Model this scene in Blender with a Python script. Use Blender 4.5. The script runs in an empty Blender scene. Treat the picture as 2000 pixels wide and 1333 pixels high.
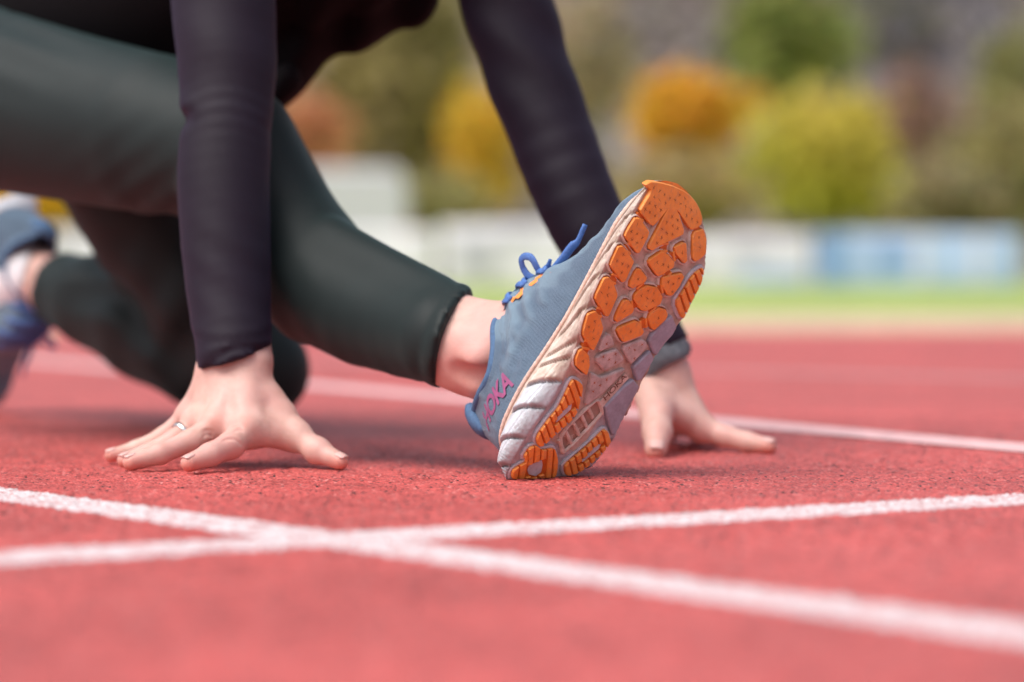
import bpy, bmesh, math, random
import numpy as np
from mathutils import Vector, Matrix
R_ = math.radians
random.seed(7); rng = np.random.default_rng(11)
scene = bpy.context.scene
col = scene.collection

# ---------------------------------------------------------------- camera, sky, sun, exposure
FPX, CAM_H = 5555.6, 0.17
TILT = math.atan(126.5 / FPX)
cam_data = bpy.data.cameras.new('camera')
cam_data.lens, cam_data.sensor_width = 100.0, 36.0
cam_data.clip_start, cam_data.clip_end = 0.05, 2000
cam_data.dof.use_dof = True
cam_data.dof.focus_distance = 2.362
cam_data.dof.aperture_fstop = 2.9
cam = bpy.data.objects.new('camera', cam_data); col.objects.link(cam)
cam.location = (0, 0, CAM_H)
cam.rotation_euler = (math.pi / 2 - TILT, 0, 0)
scene.camera = cam

SUN_EL, SUN_AZ = R_(60), R_(232)          # soft overcast sun, high and behind the camera's left shoulder
world = bpy.data.worlds.new('World'); scene.world = world; world.use_nodes = True
wn = world.node_tree.nodes; wl = world.node_tree.links
for n_ in list(wn): wn.remove(n_)
sky = wn.new('ShaderNodeTexSky'); sky.sky_type = 'NISHITA'; sky.sun_disc = False
sky.sun_elevation = SUN_EL; sky.sun_rotation = SUN_AZ
sky.air_density = 1.0; sky.dust_density = 6.0; sky.ozone_density = 1.0
hs = wn.new('ShaderNodeHueSaturation'); hs.inputs['Saturation'].default_value = 0.6
bgn = wn.new('ShaderNodeBackground'); bgn.inputs['Strength'].default_value = 0.13
wo = wn.new('ShaderNodeOutputWorld')
wl.new(sky.outputs[0], hs.inputs['Color']); wl.new(hs.outputs[0], bgn.inputs[0]); wl.new(bgn.outputs[0], wo.inputs[0])
sun_d = bpy.data.lights.new('sun', 'SUN'); sun_d.energy = 1.2; sun_d.angle = R_(40); sun_d.color = (1, .975, .945)
sun = bpy.data.objects.new('sun', sun_d); col.objects.link(sun)
sv = Vector((math.sin(SUN_AZ) * math.cos(SUN_EL), math.cos(SUN_AZ) * math.cos(SUN_EL), math.sin(SUN_EL)))
sun.rotation_euler = sv.to_track_quat('Z', 'Y').to_euler(); sun.location = (0, 0, 20)
vs = scene.view_settings
vs.view_transform = 'Standard'; vs.look = 'None'; vs.exposure = 0.58; vs.gamma = 1.0; vs.use_curve_mapping = False
scene.render.engine = 'CYCLES'
scene.cycles.use_denoising = True
try: scene.cycles.denoiser = 'OPENIMAGEDENOISE'
except Exception: pass
scene.cycles.max_bounces = 6; scene.cycles.sample_clamp_indirect = 6

# ---------------------------------------------------------------- helpers
_fw = np.array([0, math.cos(TILT), -math.sin(TILT)]); _up = np.array([0, math.sin(TILT), math.cos(TILT)])
def P(x, y, d):
    """point of the place seen towards photo position (x, y), standing d metres in front of the camera"""
    r = _fw + np.array([1., 0, 0]) * (x - 1000) / FPX + _up * (666.5 - y) / FPX
    return np.array([0, 0, CAM_H]) + r * d / r[1]
def gdepth(y): return CAM_H * FPX / (y - 540.0)     # depth of the ground at photo row y

def link(name, me, mat=None, parent=None, smooth=True):
    o = bpy.data.objects.new(name, me); col.objects.link(o)
    if mat is not None:
        for m in (mat if isinstance(mat, (list, tuple)) else [mat]): me.materials.append(m)
    if parent is not None: o.parent = parent
    if smooth and len(me.polygons): me.polygons.foreach_set('use_smooth', [True] * len(me.polygons))
    return o
def mesh_np(name, V, F, mat=None, parent=None, smooth=True):
    """V (n,3) array, F (m,k) array of equal sized faces"""
    V = np.asarray(V, np.float32); F = np.asarray(F, np.int32)
    me = bpy.data.meshes.new(name)
    me.vertices.add(len(V)); me.vertices.foreach_set('co', V.ravel())
    k = F.shape[1]; me.loops.add(F.size); me.loops.foreach_set('vertex_index', F.ravel())
    me.polygons.add(len(F)); me.polygons.foreach_set('loop_start', np.arange(len(F), dtype=np.int32) * k)
    me.update(calc_edges=True); me.validate()
    return link(name, me, mat, parent, smooth)
def mesh_py(name, V, F, mat=None, parent=None, smooth=False):
    me = bpy.data.meshes.new(name); me.from_pydata([tuple(map(float, v)) for v in V], [], F); me.update()
    return link(name, me, mat, parent, smooth)
def point_attr(o, name, arr):
    at = o.data.attributes.new(name, 'FLOAT', 'POINT'); at.data.foreach_set('value', np.asarray(arr, np.float32).ravel())
def color_attr(o, name, arr):
    at = o.data.attributes.new(name, 'FLOAT_COLOR', 'POINT')
    at.data.foreach_set('color', np.asarray(arr, np.float32).ravel())
def empty(name, loc=(0, 0, 0), parent=None):
    o = bpy.data.objects.new(name, None); col.objects.link(o); o.location = loc; o.empty_display_size = .1
    if parent is not None: o.parent = parent
    return o
def tag(o, label=None, cat=None, group=None, kind=None):
    if label: o['label'] = label
    if cat: o['category'] = cat
    if group: o['group'] = group
    if kind: o['kind'] = kind
    return o
def box_vf(x0, x1, y0, y1, z0, z1):
    V = [(x, y, z) for z in (z0, z1) for y in (y0, y1) for x in (x0, x1)]
    F = [(0, 2, 3, 1), (4, 5, 7, 6), (0, 1, 5, 4), (2, 6, 7, 3), (0, 4, 6, 2), (1, 3, 7, 5)]
    return V, F
def tube(name, pts, rad, mat, parent=None, seg=10, flat=1.0, nrm=None, closed=False):
    """swept tube; flat<1 squashes it across direction nrm"""
    pts = np.array(pts, float); N = len(pts); rad = np.broadcast_to(rad, (N,))
    if closed: T = np.roll(pts, -1, 0) - np.roll(pts, 1, 0)
    else: T = np.gradient(pts, axis=0)
    T /= np.linalg.norm(T, axis=1)[:, None] + 1e-12
    ref = np.array(nrm if nrm is not None else (0.13, .27, .95), float)
    A = np.cross(T, ref); A /= np.linalg.norm(A, axis=1)[:, None] + 1e-9
    B = np.cross(A, T)
    th = np.linspace(0, 2 * math.pi, seg, endpoint=False)
    V = (pts[:, None] + (A[:, None] * np.cos(th)[None, :, None] + B[:, None] * np.sin(th)[None, :, None] * flat) * rad[:, None, None]).reshape(-1, 3)
    F = []
    for i in range(N if closed else N - 1):
        j = (i + 1) % N
        for k in range(seg):
            F.append((i * seg + k, i * seg + (k + 1) % seg, j * seg + (k + 1) % seg, j * seg + k))
    V = list(V)
    if not closed:
        F.append(tuple(range(seg))[::-1]); F.append(tuple(range((N - 1) * seg, N * seg)))
    return mesh_py(name, V, F, mat, parent, True)
def pchip(x, y, xq):
    x = np.asarray(x, float); y = np.asarray(y, float); xq = np.clip(np.asarray(xq, float), x[0], x[-1])
    h = np.diff(x); d = np.diff(y) / h; m = np.zeros_like(y)
    for i in range(1, len(x) - 1):
        if d[i - 1] * d[i] > 0:
            w1, w2 = 2 * h[i] + h[i - 1], h[i] + 2 * h[i - 1]
            m[i] = (w1 + w2) / (w1 / d[i - 1] + w2 / d[i])
    m[0], m[-1] = d[0], d[-1]
    i = np.clip(np.searchsorted(x, xq, 'right') - 1, 0, len(x) - 2)
    t = (xq - x[i]) / h[i]
    return (2*t**3 - 3*t**2 + 1) * y[i] + (t**3 - 2*t**2 + t) * h[i] * m[i] + (-2*t**3 + 3*t**2) * y[i+1] + (t**3 - t**2) * h[i] * m[i+1]
def spline(pts, n):
    """smooth curve through points (Catmull-Rom by pchip per axis)"""
    pts = np.array(pts, float); s = np.r_[0, np.cumsum(np.linalg.norm(np.diff(pts, axis=0), axis=1))]
    q = np.linspace(0, s[-1], n)
    return np.stack([pchip(s, pts[:, k], q) for k in range(pts.shape[1])], 1)

# ---- implicit surfaces: a field on a grid, blended round cones, turned into a mesh with surface nets
class Field:
    def __init__(s, lo, hi, h):
        s.lo = np.array(lo, np.float32); s.h = h
        s.n = np.ceil((np.array(hi) - np.array(lo)) / h).astype(int) + 1
        s.D = np.full(s.n, 1.0, np.float32)
    def block(s, lo, hi):
        i0 = np.clip(np.floor((np.array(lo) - s.lo) / s.h).astype(int), 0, s.n); i1 = np.clip(np.ceil((np.array(hi) - s.lo) / s.h).astype(int) + 1, 0, s.n)
        if np.any(i1 <= i0): return None, None
        ax = [s.lo[k] + s.h * np.arange(i0[k], i1[k], dtype=np.float32) for k in range(3)]
        sl = tuple(slice(i0[k], i1[k]) for k in range(3))
        return sl, (ax[0][:, None, None], ax[1][None, :, None], ax[2][None, None, :])
    def merge(s, sl, d, k):
        o = s.D[sl]
        if k <= 0: s.D[sl] = np.minimum(o, d); return
        hh = np.clip(.5 + .5 * (d - o) / k, 0, 1)
        s.D[sl] = d + (o - d) * hh - k * hh * (1 - hh)
    def cone(s, a, b, ra, rb, k=.01, fn=None, cut=False):
        a = np.array(a, np.float32); b = np.array(b, np.float32); m = max(ra, rb) + max(k, 0) + 4 * s.h + .004
        sl, g = s.block(np.minimum(a, b) - m, np.maximum(a, b) + m)
        if sl is None: return
        ab = b - a; L2 = float(ab @ ab) + 1e-12
        px, py, pz = g[0] - a[0], g[1] - a[1], g[2] - a[2]
        t = np.clip((px * ab[0] + py * ab[1] + pz * ab[2]) / L2, 0, 1)
        d = np.sqrt((px - t * ab[0])**2 + (py - t * ab[1])**2 + (pz - t * ab[2])**2) - (ra + (rb - ra) * t)
        if fn is not None: d = d + fn(g, t)
        if cut:                                   # smooth subtraction
            o = s.D[sl]; hh = np.clip(.5 - .5 * (o + d) / k, 0, 1)
            s.D[sl] = o + (-d - o) * hh + k * hh * (1 - hh)
        else: s.merge(sl, d, k)
    def chain(s, pts, k=.01, fn=None):
        for p, q in zip(pts[:-1], pts[1:]): s.cone(p[:3], q[:3], p[3], q[3], k, fn)
    def ellip(s, c, r, k=.01, rot=None):
        c = np.array(c, np.float32); r = np.array(r, np.float32); m = r.max() + max(k, 0) + 4 * s.h
        sl, g = s.block(c - m, c + m)
        if sl is None: return
        q = [g[i] - c[i] for i in range(3)]
        if rot is not None:
            M = np.array(rot.transposed(), np.float32)
            q = [M[i][0] * q[0] + M[i][1] * q[1] + M[i][2] * q[2] for i in range(3)]
        k0 = np.sqrt((q[0] / r[0])**2 + (q[1] / r[1])**2 + (q[2] / r[2])**2)
        k1 = np.sqrt((q[0] / r[0]**2)**2 + (q[1] / r[1]**2)**2 + (q[2] / r[2]**2)**2)
        s.merge(sl, k0 * (k0 - 1) / (k1 + 1e-6), k)
    def grid(s):
        ax = [s.lo[k] + s.h * np.arange(s.n[k], dtype=np.float32) for k in range(3)]
        return ax[0][:, None, None], ax[1][None, :, None], ax[2][None, None, :]
    def plane(s, p, nr, within=None, blend=.002):
        """remove everything on the side nr points to (only near p when within is given)"""
        nr = np.array(nr, float); nr /= np.linalg.norm(nr); g = s.grid()
        d = (g[0] - p[0]) * nr[0] + (g[1] - p[1]) * nr[1] + (g[2] - p[2]) * nr[2]
        if within is not None:
            r = np.sqrt((g[0] - p[0])**2 + (g[1] - p[1])**2 + (g[2] - p[2])**2)
            d = np.where(r < within, d, -1)
        s.D = np.maximum(s.D, d.astype(np.float32))
    def polygons(s, smooth=1):
        D = s.D; nx, ny, nz = D.shape; I = D < 0
        c = np.zeros((nx-1, ny-1, nz-1), np.int8)
        for i in (0, 1):
            for j in (0, 1):
                for k in (0, 1): c += I[i:nx-1+i, j:ny-1+j, k:nz-1+k]
        act = (c > 0) & (c < 8); idx = np.argwhere(act)
        vid = np.full(act.shape, -1, np.int32); vid[act] = np.arange(len(idx))
        acc = np.zeros((len(idx), 3)); cnt = np.zeros(len(idx))
        off = [(i, j, k) for i in (0, 1) for j in (0, 1) for k in (0, 1)]
        for a_ in range(8):
            for b_ in range(a_ + 1, 8):
                oa, ob = np.array(off[a_]), np.array(off[b_])
                if np.abs(oa - ob).sum() != 1: continue
                pa, pb = idx + oa, idx + ob
                da = D[pa[:, 0], pa[:, 1], pa[:, 2]]; db = D[pb[:, 0], pb[:, 1], pb[:, 2]]
                m = (da < 0) != (db < 0); t = (da / (da - db + 1e-20))[:, None]
                acc[m] += (pa + (pb - pa) * t)[m]; cnt[m] += 1
        V = s.lo + s.h * acc / cnt[:, None]
        Q = []
        for ax in range(3):
            sl0 = [slice(None)] * 3; sl1 = [slice(None)] * 3; sl0[ax] = slice(0, -1); sl1[ax] = slice(1, None)
            A, B = I[tuple(sl0)], I[tuple(sl1)]
            e = np.argwhere(A != B); u, w = [q for q in range(3) if q != ax]
            e = e[(e[:, u] > 0) & (e[:, w] > 0) & (e[:, u] < D.shape[u]-1) & (e[:, w] < D.shape[w]-1)]
            def g(du, dw):
                p = e.copy(); p[:, u] -= du; p[:, w] -= dw; return vid[p[:, 0], p[:, 1], p[:, 2]]
            q = np.stack([g(0, 0), g(1, 0), g(1, 1), g(0, 1)], 1)
            ins = A[e[:, 0], e[:, 1], e[:, 2]]
            flip = ins if ax != 1 else ~ins
            q[flip] = q[flip][:, ::-1]; Q.append(q)
        Q = np.concatenate(Q); Q = Q[(Q >= 0).all(1)]
        for _ in range(smooth):
            S = np.zeros_like(V); n = np.zeros(len(V))
            for a_, b_ in ((0, 1), (1, 2), (2, 3), (3, 0)):
                np.add.at(S, Q[:, a_], V[Q[:, b_]]); np.add.at(S, Q[:, b_], V[Q[:, a_]])
                np.add.at(n, Q[:, a_], 1); np.add.at(n, Q[:, b_], 1)
            V = V + .5 * (S / np.maximum(n, 1)[:, None] - V)
        return V, Q
def join_vq(parts):
    Vs, Qs, o = [], [], 0
    for V, Q in parts: Vs.append(V); Qs.append(Q + o); o += len(V)
    return np.concatenate(Vs), np.concatenate(Qs)

# ---------------------------------------------------------------- materials
class NT:
    def __init__(s, name):
        s.m = bpy.data.materials.new(name); s.m.use_nodes = True; s.t = s.m.node_tree; s.b = s.t.nodes['Principled BSDF']
    def n(s, typ, **kw):
        x = s.t.nodes.new(typ)
        for k, v in kw.items():
            if k in x.inputs: x.inputs[k].default_value = v
            else: setattr(x, k, v)
        return x
    def l(s, a, b): s.t.links.new(a, b)
    def coord(s): return s.n('ShaderNodeTexCoord').outputs['Object']
    def noise(s, scale, detail=3, rough=.55, vec=None):
        x = s.n('ShaderNodeTexNoise'); x.inputs['Scale'].default_value = scale; x.inputs['Detail'].default_value = detail; x.inputs['Roughness'].default_value = rough
        s.l(vec if vec is not None else s.coord(), x.inputs['Vector']); return x.outputs['Fac']
    def ramp(s, fac, stops):
        x = s.n('ShaderNodeValToRGB'); e = x.color_ramp.elements
        while len(e) < len(stops): e.new(.5)
        for i, (p, c) in enumerate(stops): e[i].position = p; e[i].color = (*c, 1) if len(c) == 3 else c
        s.l(fac, x.inputs[0]); return x.outputs[0]
    def mix(s, fac, a, b, mode='MIX'):
        x = s.n('ShaderNodeMix', data_type='RGBA', blend_type=mode)
        for sock, v in ((x.inputs[0], fac), (x.inputs[6], a), (x.inputs[7], b)):
            if hasattr(v, 'links'): s.l(v, sock)
            elif isinstance(v, tuple): sock.default_value = (*v, 1)
            else: sock.default_value = v
        return x.outputs[2]
    def bump(s, h, strength, dist):
        x = s.n('ShaderNodeBump'); x.inputs['Strength'].default_value = strength; x.inputs['Distance'].default_value = dist
        s.l(h, x.inputs['Height']); return x
    def set(s, **kw):
        for k, v in kw.items():
            sock = s.b.inputs[k.replace('_', ' ')]
            if hasattr(v, 'links'): s.l(v, sock)
            elif isinstance(v, tuple) and len(v) == 3 and sock.type == 'RGBA': sock.default_value = (*v, 1)
            else: sock.default_value = v
        return s.m
def m_plain(name, c, rough=.6, var=.12, scale=40, bump=0, bscale=200, **kw):
    t = NT(name); f = t.noise(scale)
    lo = tuple(x * (1 - var) for x in c); hi = tuple(min(1, x * (1 + var)) for x in c)
    t.set(Base_Color=t.ramp(f, [(.3, lo), (.7, hi)]), Roughness=rough, **kw)
    if bump: t.l(t.bump(t.noise(bscale), bump, .001).outputs[0], t.b.inputs['Normal'])
    return t.m

def m_track():
    t = NT('red_tartan'); co = t.coord()
    v = t.n('ShaderNodeTexVoronoi'); v.inputs['Scale'].default_value = 400; t.l(co, v.inputs['Vector'])
    sep = t.n('ShaderNodeSeparateColor'); t.l(v.outputs['Color'], sep.inputs[0])
    gran = t.ramp(sep.outputs[0], [(0.0, (.03, .012, .012)), (.05, (.05, .016, .016)), (.08, (.36, .055, .050)), (.5, (.53, .088, .079)), (.93, (.63, .125, .114)), (1, (.68, .27, .25))])
    big = t.ramp(t.noise(1.6, 4), [(.25, (.80, .80, .80)), (.75, (1.12, 1.08, 1.08))])
    mid = t.mix(1.0, t.ramp(t.noise(34, 3), [(.3, (.80, .78, .78)), (.7, (1.10, 1.06, 1.06))]), t.ramp(t.noise(5.5, 5, .6), [(.32, (.82, .80, .80)), (.62, (1.06, 1.05, 1.05))]), 'MULTIPLY')
    c = t.mix(1.0, t.mix(1.0, gran, big, 'MULTIPLY'), mid, 'MULTIPLY')
    b1 = t.bump(v.outputs['Distance'], .55, .0012); b1.invert = True
    t.l(b1.outputs[0], t.b.inputs['Normal'])
    return t.set(Base_Color=c, Roughness=.55, Specular_IOR_Level=.55, Sheen_Weight=.03, Sheen_Roughness=.5, Sheen_Tint=(1, .78, .78))
def m_paint():
    t = NT('line_paint'); v = t.n('ShaderNodeTexVoronoi'); v.inputs['Scale'].default_value = 400; t.l(t.coord(), v.inputs['Vector'])
    sep = t.n('ShaderNodeSeparateColor'); t.l(v.outputs['Color'], sep.inputs[0])
    c = t.ramp(sep.outputs[0], [(0, (.40, .10, .10)), (.13, (.50, .20, .19)), (.24, (.56, .46, .47)), (1, (.70, .67, .69))])
    t.l(t.bump(v.outputs['Distance'], .5, .001).outputs[0], t.b.inputs['Normal'])
    return t.set(Base_Color=c, Roughness=.6)
def m_skin():
    t = NT('skin'); a = t.n('ShaderNodeAttribute'); a.attribute_name = 'red'
    base = t.ramp(t.noise(55, 4), [(.3, (.54, .33, .275)), (.7, (.68, .46, .395))])
    base = t.mix(t.ramp(t.noise(14, 2), [(.40, (0, 0, 0)), (.66, (.75, .75, .75))]), base, (.62, .33, .295))
    c = t.mix(a.outputs['Fac'], base, (.60, .14, .10))
    vv = t.n('ShaderNodeTexVoronoi'); vv.inputs['Scale'].default_value = 900; t.l(t.coord(), vv.inputs['Vector'])
    b0 = t.bump(t.noise(160, 4, .6), .35, .0012); b1 = t.bump(vv.outputs['Distance'], .22, .0005); t.l(b0.outputs[0], b1.inputs['Normal']); t.l(b1.outputs[0], t.b.inputs['Normal'])
    return t.set(Base_Color=c, Roughness=.52, Subsurface_Weight=.16, Subsurface_Radius=(.012, .004, .002), Subsurface_Scale=.6)
def m_cloth(name, c, sheen, tint, rough=.75, weave=1700, var=.15):
    t = NT(name); co = t.coord(); f = t.noise(9, 4)
    w = t.noise(weave, 2, vec=co)
    t.l(t.bump(w, .25, .0006).outputs[0], t.b.inputs['Normal'])
    return t.set(Base_Color=t.ramp(f, [(.3, tuple(x * (1 - var) for x in c)), (.7, tuple(x * (1 + var) for x in c))]), Roughness=rough,
                 Sheen_Weight=sheen, Sheen_Roughness=.45, Sheen_Tint=tint, Specular_IOR_Level=.25)
def m_knit():
    t = NT('blue_grey_knit'); co = t.coord()
    mp = t.n('ShaderNodeMapping'); mp.inputs['Rotation'].default_value = (0, R_(35), 0); t.l(co, mp.inputs['Vector'])
    wv = t.n('ShaderNodeTexWave'); wv.inputs['Scale'].default_value = 260; wv.inputs['Distortion'].default_value = 1.2; wv.inputs['Detail'].default_value = 2; wv.inputs['Detail Scale'].default_value = 4
    t.l(mp.outputs[0], wv.inputs['Vector'])
    f = t.noise(30, 4); fm = t.n('ShaderNodeAttribute'); fm.attribute_name = 'film'
    c0 = t.ramp(f, [(.3, (.055, .105, .175)), (.7, (.085, .15, .225))])
    c0 = t.mix(fm.outputs['Fac'], c0, t.ramp(f, [(.3, (.15, .245, .33)), (.7, (.20, .305, .39))]))
    c = t.mix(t.ramp(wv.outputs['Fac'], [(.2, (0, 0, 0)), (.8, (.3, .3, .3))]), c0, (.23, .33, .41))
    n2 = t.noise(900, 2)
    ad = t.n('ShaderNodeMath', operation='ADD'); t.l(wv.outputs['Fac'], ad.inputs[0]); t.l(n2, ad.inputs[1])
    t.l(t.bump(ad.outputs[0], .6, .001).outputs[0], t.b.inputs['Normal'])
    return t.set(Base_Color=c, Roughness=.85, Sheen_Weight=.35, Sheen_Tint=(.75, .85, 1), Sheen_Roughness=.5)
def m_foam(name, c, dirt, amount=.55):
    t = NT(name); f = t.noise(95, 6, .7); g = t.noise(420, 3); ga = t.n('ShaderNodeAttribute'); ga.attribute_name = 'dark_tone'
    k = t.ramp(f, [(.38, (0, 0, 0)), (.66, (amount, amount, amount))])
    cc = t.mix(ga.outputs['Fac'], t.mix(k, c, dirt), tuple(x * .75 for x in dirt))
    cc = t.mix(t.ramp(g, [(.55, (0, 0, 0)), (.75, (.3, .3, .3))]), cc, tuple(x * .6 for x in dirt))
    t.l(t.bump(g, .25, .0008).outputs[0], t.b.inputs['Normal'])
    return t.set(Base_Color=cc, Roughness=.6)
def m_rubber():
    t = NT('orange_rubber'); f = t.noise(60, 4); g = t.noise(260, 4, .7)
    c = t.ramp(f, [(.3, (.80, .25, .035)), (.7, (.88, .34, .075))])
    c = t.mix(t.ramp(g, [(.48, (0, 0, 0)), (.68, (.6, .6, .6))]), c, (.58, .24, .11))
    t.l(t.bump(g, .2, .0006).outputs[0], t.b.inputs['Normal'])
    return t.set(Base_Color=c, Roughness=.55)
def m_leaf():
    t = NT('leaf'); a = t.n('ShaderNodeAttribute'); a.attribute_name = 'tint'
    t.set(Base_Color=a.outputs['Color'], Roughness=.7)
    tr = t.n('ShaderNodeBsdfTranslucent'); t.l(a.outputs['Color'], tr.inputs['Color'])
    mx = t.n('ShaderNodeMixShader'); mx.inputs[0].default_value = .35
    t.l(t.b.outputs[0], mx.inputs[1]); t.l(tr.outputs[0], mx.inputs[2]); t.l(mx.outputs[0], t.t.nodes['Material Output'].inputs['Surface'])
    return t.m
M = dict(
    track=m_track(), paint=m_paint(), skin=m_skin(),
    jacket=m_cloth('plum_jersey', (.0098, .0054, .0138), .05, (.52, .48, 1.0), .66),
    shirt=m_cloth('black_jersey', (.0035, .0022, .0032), .005, (.6, .5, .7), .8),
    legging=m_cloth('dark_green_jersey', (.0105, .0170, .0175), .095, (.42, .90, .88), .58),
    knit=m_knit(), lining=m_plain('collar_blue', (.06, .13, .25), .75, .2, 300, .3, 900),
    lace=m_plain('lace_blue', (.07, .17, .46), .6, .18, 500, .5, 1500),
    foam_pink=m_foam('foam_blush', (.70, .605, .54), (.38, .27, .20), .7), foam_grey=m_foam('foam_pale_grey', (.58, .62, .68), (.30, .29, .30), .5),
    pad=m_foam('foam_pad_mauve', (.58, .505, .485), (.28, .22, .20), .7), pod=m_foam('foam_pod_grey', (.36, .38, .47), (.22, .21, .25), .6),
    rubber=m_rubber(), groove=m_plain('orange_rubber_low', (.56, .13, .014), .6, .2, 90), mark=m_plain('tread_cut_shade', (.36, .11, .035), .8, .3, 200),
    print_pink=m_plain('print_magenta', (.30, .075, .19), .6, .15, 120), print_orange=m_plain('print_orange', (.90, .30, .07), .6, .1, 120),
    print_dark=m_plain('print_brown', (.16, .085, .06), .8, .2, 200), cord=m_plain('piping_blush', (.70, .49, .41), .8, .2, 300, .5, 900),
    metal=NT('silver').set(Base_Color=(.82, .82, .80), Metallic=1.0, Roughness=.25),
    nail=NT('nail').set(Base_Color=(.66, .42, .385), Roughness=.42, Subsurface_Weight=.2, Subsurface_Radius=(.006, .003, .002)),
    sock=m_plain('sock_white', (.72, .72, .76), .9, .08, 60, .4, 700), band=m_plain('wristband_grey', (.12, .14, .16), .8, .3, 160, .4, 900),
    hair=m_plain('hair_brown', (.06, .035, .02), .5, .4, 80),
    bark=m_plain('bark', (.09, .065, .05), .9, .4, 6), leaf=m_leaf(),
    grass=m_plain('grass', (.30, .38, .09), .8, .3, .5), soil=m_plain('soil_slope', (.22, .19, .16), .95, .4, .08),
    kerb=m_plain('concrete_kerb', (.52, .40, .29), .85, .12, 5),
    white_pvc=m_plain('banner_white', (.74, .71, .80), .55, .05, .9), blue_pvc=m_plain('banner_blue', (.42, .54, .80), .55, .14, 1.2), navy_print=m_plain('banner_print', (.20, .34, .62), .6, .1, 3),
    grey_print=m_plain('banner_grey', (.48, .47, .55), .6, .15, 4),
    window=m_plain('window_floor', (.34, .24, .19), .8, .2, 120),
    worn=m_plain('worn_line', (.74, .46, .46), .6, .2, 30),
    steel=m_plain('galvanised', (.40, .41, .42), .5, .1, 10), white_paint=m_plain('van_white', (.55, .54, .60), .3, .03, 2),
    glass=NT('dark_glass').set(Base_Color=(.03, .035, .04), Roughness=.08), tyre=m_plain('tyre', (.02, .02, .02), .8, .2, 20), lampred=m_plain('tail_lamp', (.5, .03, .02), .3, .1, 10),
)

M['shirt'].node_tree.nodes['Principled BSDF'].inputs['Specular IOR Level'].default_value = .12

# ---------------------------------------------------------------- the setting: track, lines, kerb, grass, hill
GN, GS = 1024, .0025
_w = rng.normal(size=(GN, GN)); _b = (_w + np.roll(_w, 1, 0) + np.roll(_w, 1, 1) + np.roll(_w, (1, 1), (0, 1))) / 2
_l = sum(np.roll(rng.normal(size=(GN, GN)), (i, j), (0, 1)) for i in range(1) for j in range(1))
for _ in range(3): _l = (_l + np.roll(_l, 1, 0) + np.roll(_l, -1, 0) + np.roll(_l, 1, 1) + np.roll(_l, -1, 1)) / 5
_l /= _l.std()
LAT = (.00032 * _w + .00026 * _b + .00026 * _l).astype(np.float64); LAT = np.clip(LAT, -.0014, .0011)
def relief(x, y):
    """granule height of the track, fading out far from the runner"""
    i, j = x / GS, y / GS; i0, j0 = np.floor(i).astype(int), np.floor(j).astype(int); s, t = i - i0, j - j0
    g = lambda a, b: LAT[a % GN, b % GN]
    h = g(i0, j0) * (1-s) * (1-t) + g(i0+1, j0) * s * (1-t) + g(i0, j0+1) * (1-s) * t + g(i0+1, j0+1) * s * t
    m = np.clip((.80 - np.abs(x)) / .12, 0, 1) * np.clip((y - .85) / .12, 0, 1) * np.clip((3.7 - y) / .3, 0, 1)
    return h * m
def grow(v, end, step, f=1.35):
    out = []
    while v < end: v += step; step *= f; out.append(min(v, end))
    return out
xs = np.arange(0, .65, GS); xs = np.r_[xs, np.arange(.65, .82, .006)]; xs = np.r_[xs, grow(xs[-1], 70, .02)]; xs = np.r_[-xs[:0:-1], xs]
ys = np.r_[np.arange(.9, 1.8, .004), np.arange(1.8, 2.95, GS), np.arange(2.95, 3.75, .006)]
ys = np.r_[[-x for x in grow(-ys[0] , 15, .02)][::-1], ys, grow(ys[-1], 8.75, .03)]
X, Y = np.meshgrid(xs, ys, indexing='ij'); Z = relief(X, Y)
def grid_faces(nu, nv):
    i = np.arange((nu - 1) * nv).reshape(nu - 1, nv)[:, :-1]
    return np.stack([i, i + nv, i + nv + 1, i + 1], -1).reshape(-1, 4)
o = mesh_np('running_track', np.stack([X, Y, Z], -1).reshape(-1, 3), grid_faces(len(xs), len(ys)), M['track'])
tag(o, 'red granular rubber running track', kind='structure')

def track_line(pa, pb, width, label, far=12, fine=True):
    A, B = P(*pa, gdepth(pa[1]))[:2], P(*pb, gdepth(pb[1]))[:2]
    d = (B - A) / np.linalg.norm(B - A); nrm = np.array([-d[1], d[0]]); mid = (A + B) / 2; L = np.linalg.norm(B - A) / 2 + .12
    s = np.arange(0, L, GS if fine else .01); s = np.r_[s, grow(s[-1], L + far, .02)]; s = np.r_[-s[:0:-1], s]
    pos = lambda q: mid + d * q
    s = s[[(-14 < pos(q)[1] < 8.6) for q in s]]
    q = np.linspace(-width / 2, width / 2, max(6, int(width / GS) + 1) if fine else 8)
    Sx, Q = np.meshgrid(s, q, indexing='ij')
    x = mid[0] + d[0] * Sx + nrm[0] * Q; y = mid[1] + d[1] * Sx + nrm[1] * Q
    e = np.clip((width / 2 - np.abs(Q)) / .006, 0, 1)
    wear = np.sin(x * 23 + 2 * np.sin(y * 17)) * np.sin(y * 19 + x * 7); nz = rng.normal(size=x.shape) * .00045 - .00025 * np.clip(wear, 0, 1)
    near = np.clip((.80 - np.abs(x)) / .12, 0, 1) * np.clip((3.7 - y) / .3, 0, 1) * np.clip((y - .85) / .12, 0, 1)
    z = relief(x, y) + (-.0004 + .0011 * e + nz) * near + (1 - near) * .003
    if not fine: z = relief(x, y) * 0 + .0016
    o = mesh_np('lane_line', np.stack([x, y, z], -1).reshape(-1, 3), grid_faces(len(s), len(q)), M['paint'] if fine else M['worn'])
    return tag(o, label, kind='structure')
track_line((0, 966), (1900, 1226), .064, 'white painted lane line crossing in front of the hands')
track_line((0, 1092), (2000, 976), .080, 'white painted start line in front of the lifted shoe')
track_line((600, 754), (2000, 878), .088, 'white painted lane line behind the far hand', fine=False)
track_line((1000, 716), (2000, 742), .05, 'faint white lane line far across the track', fine=False)

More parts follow.
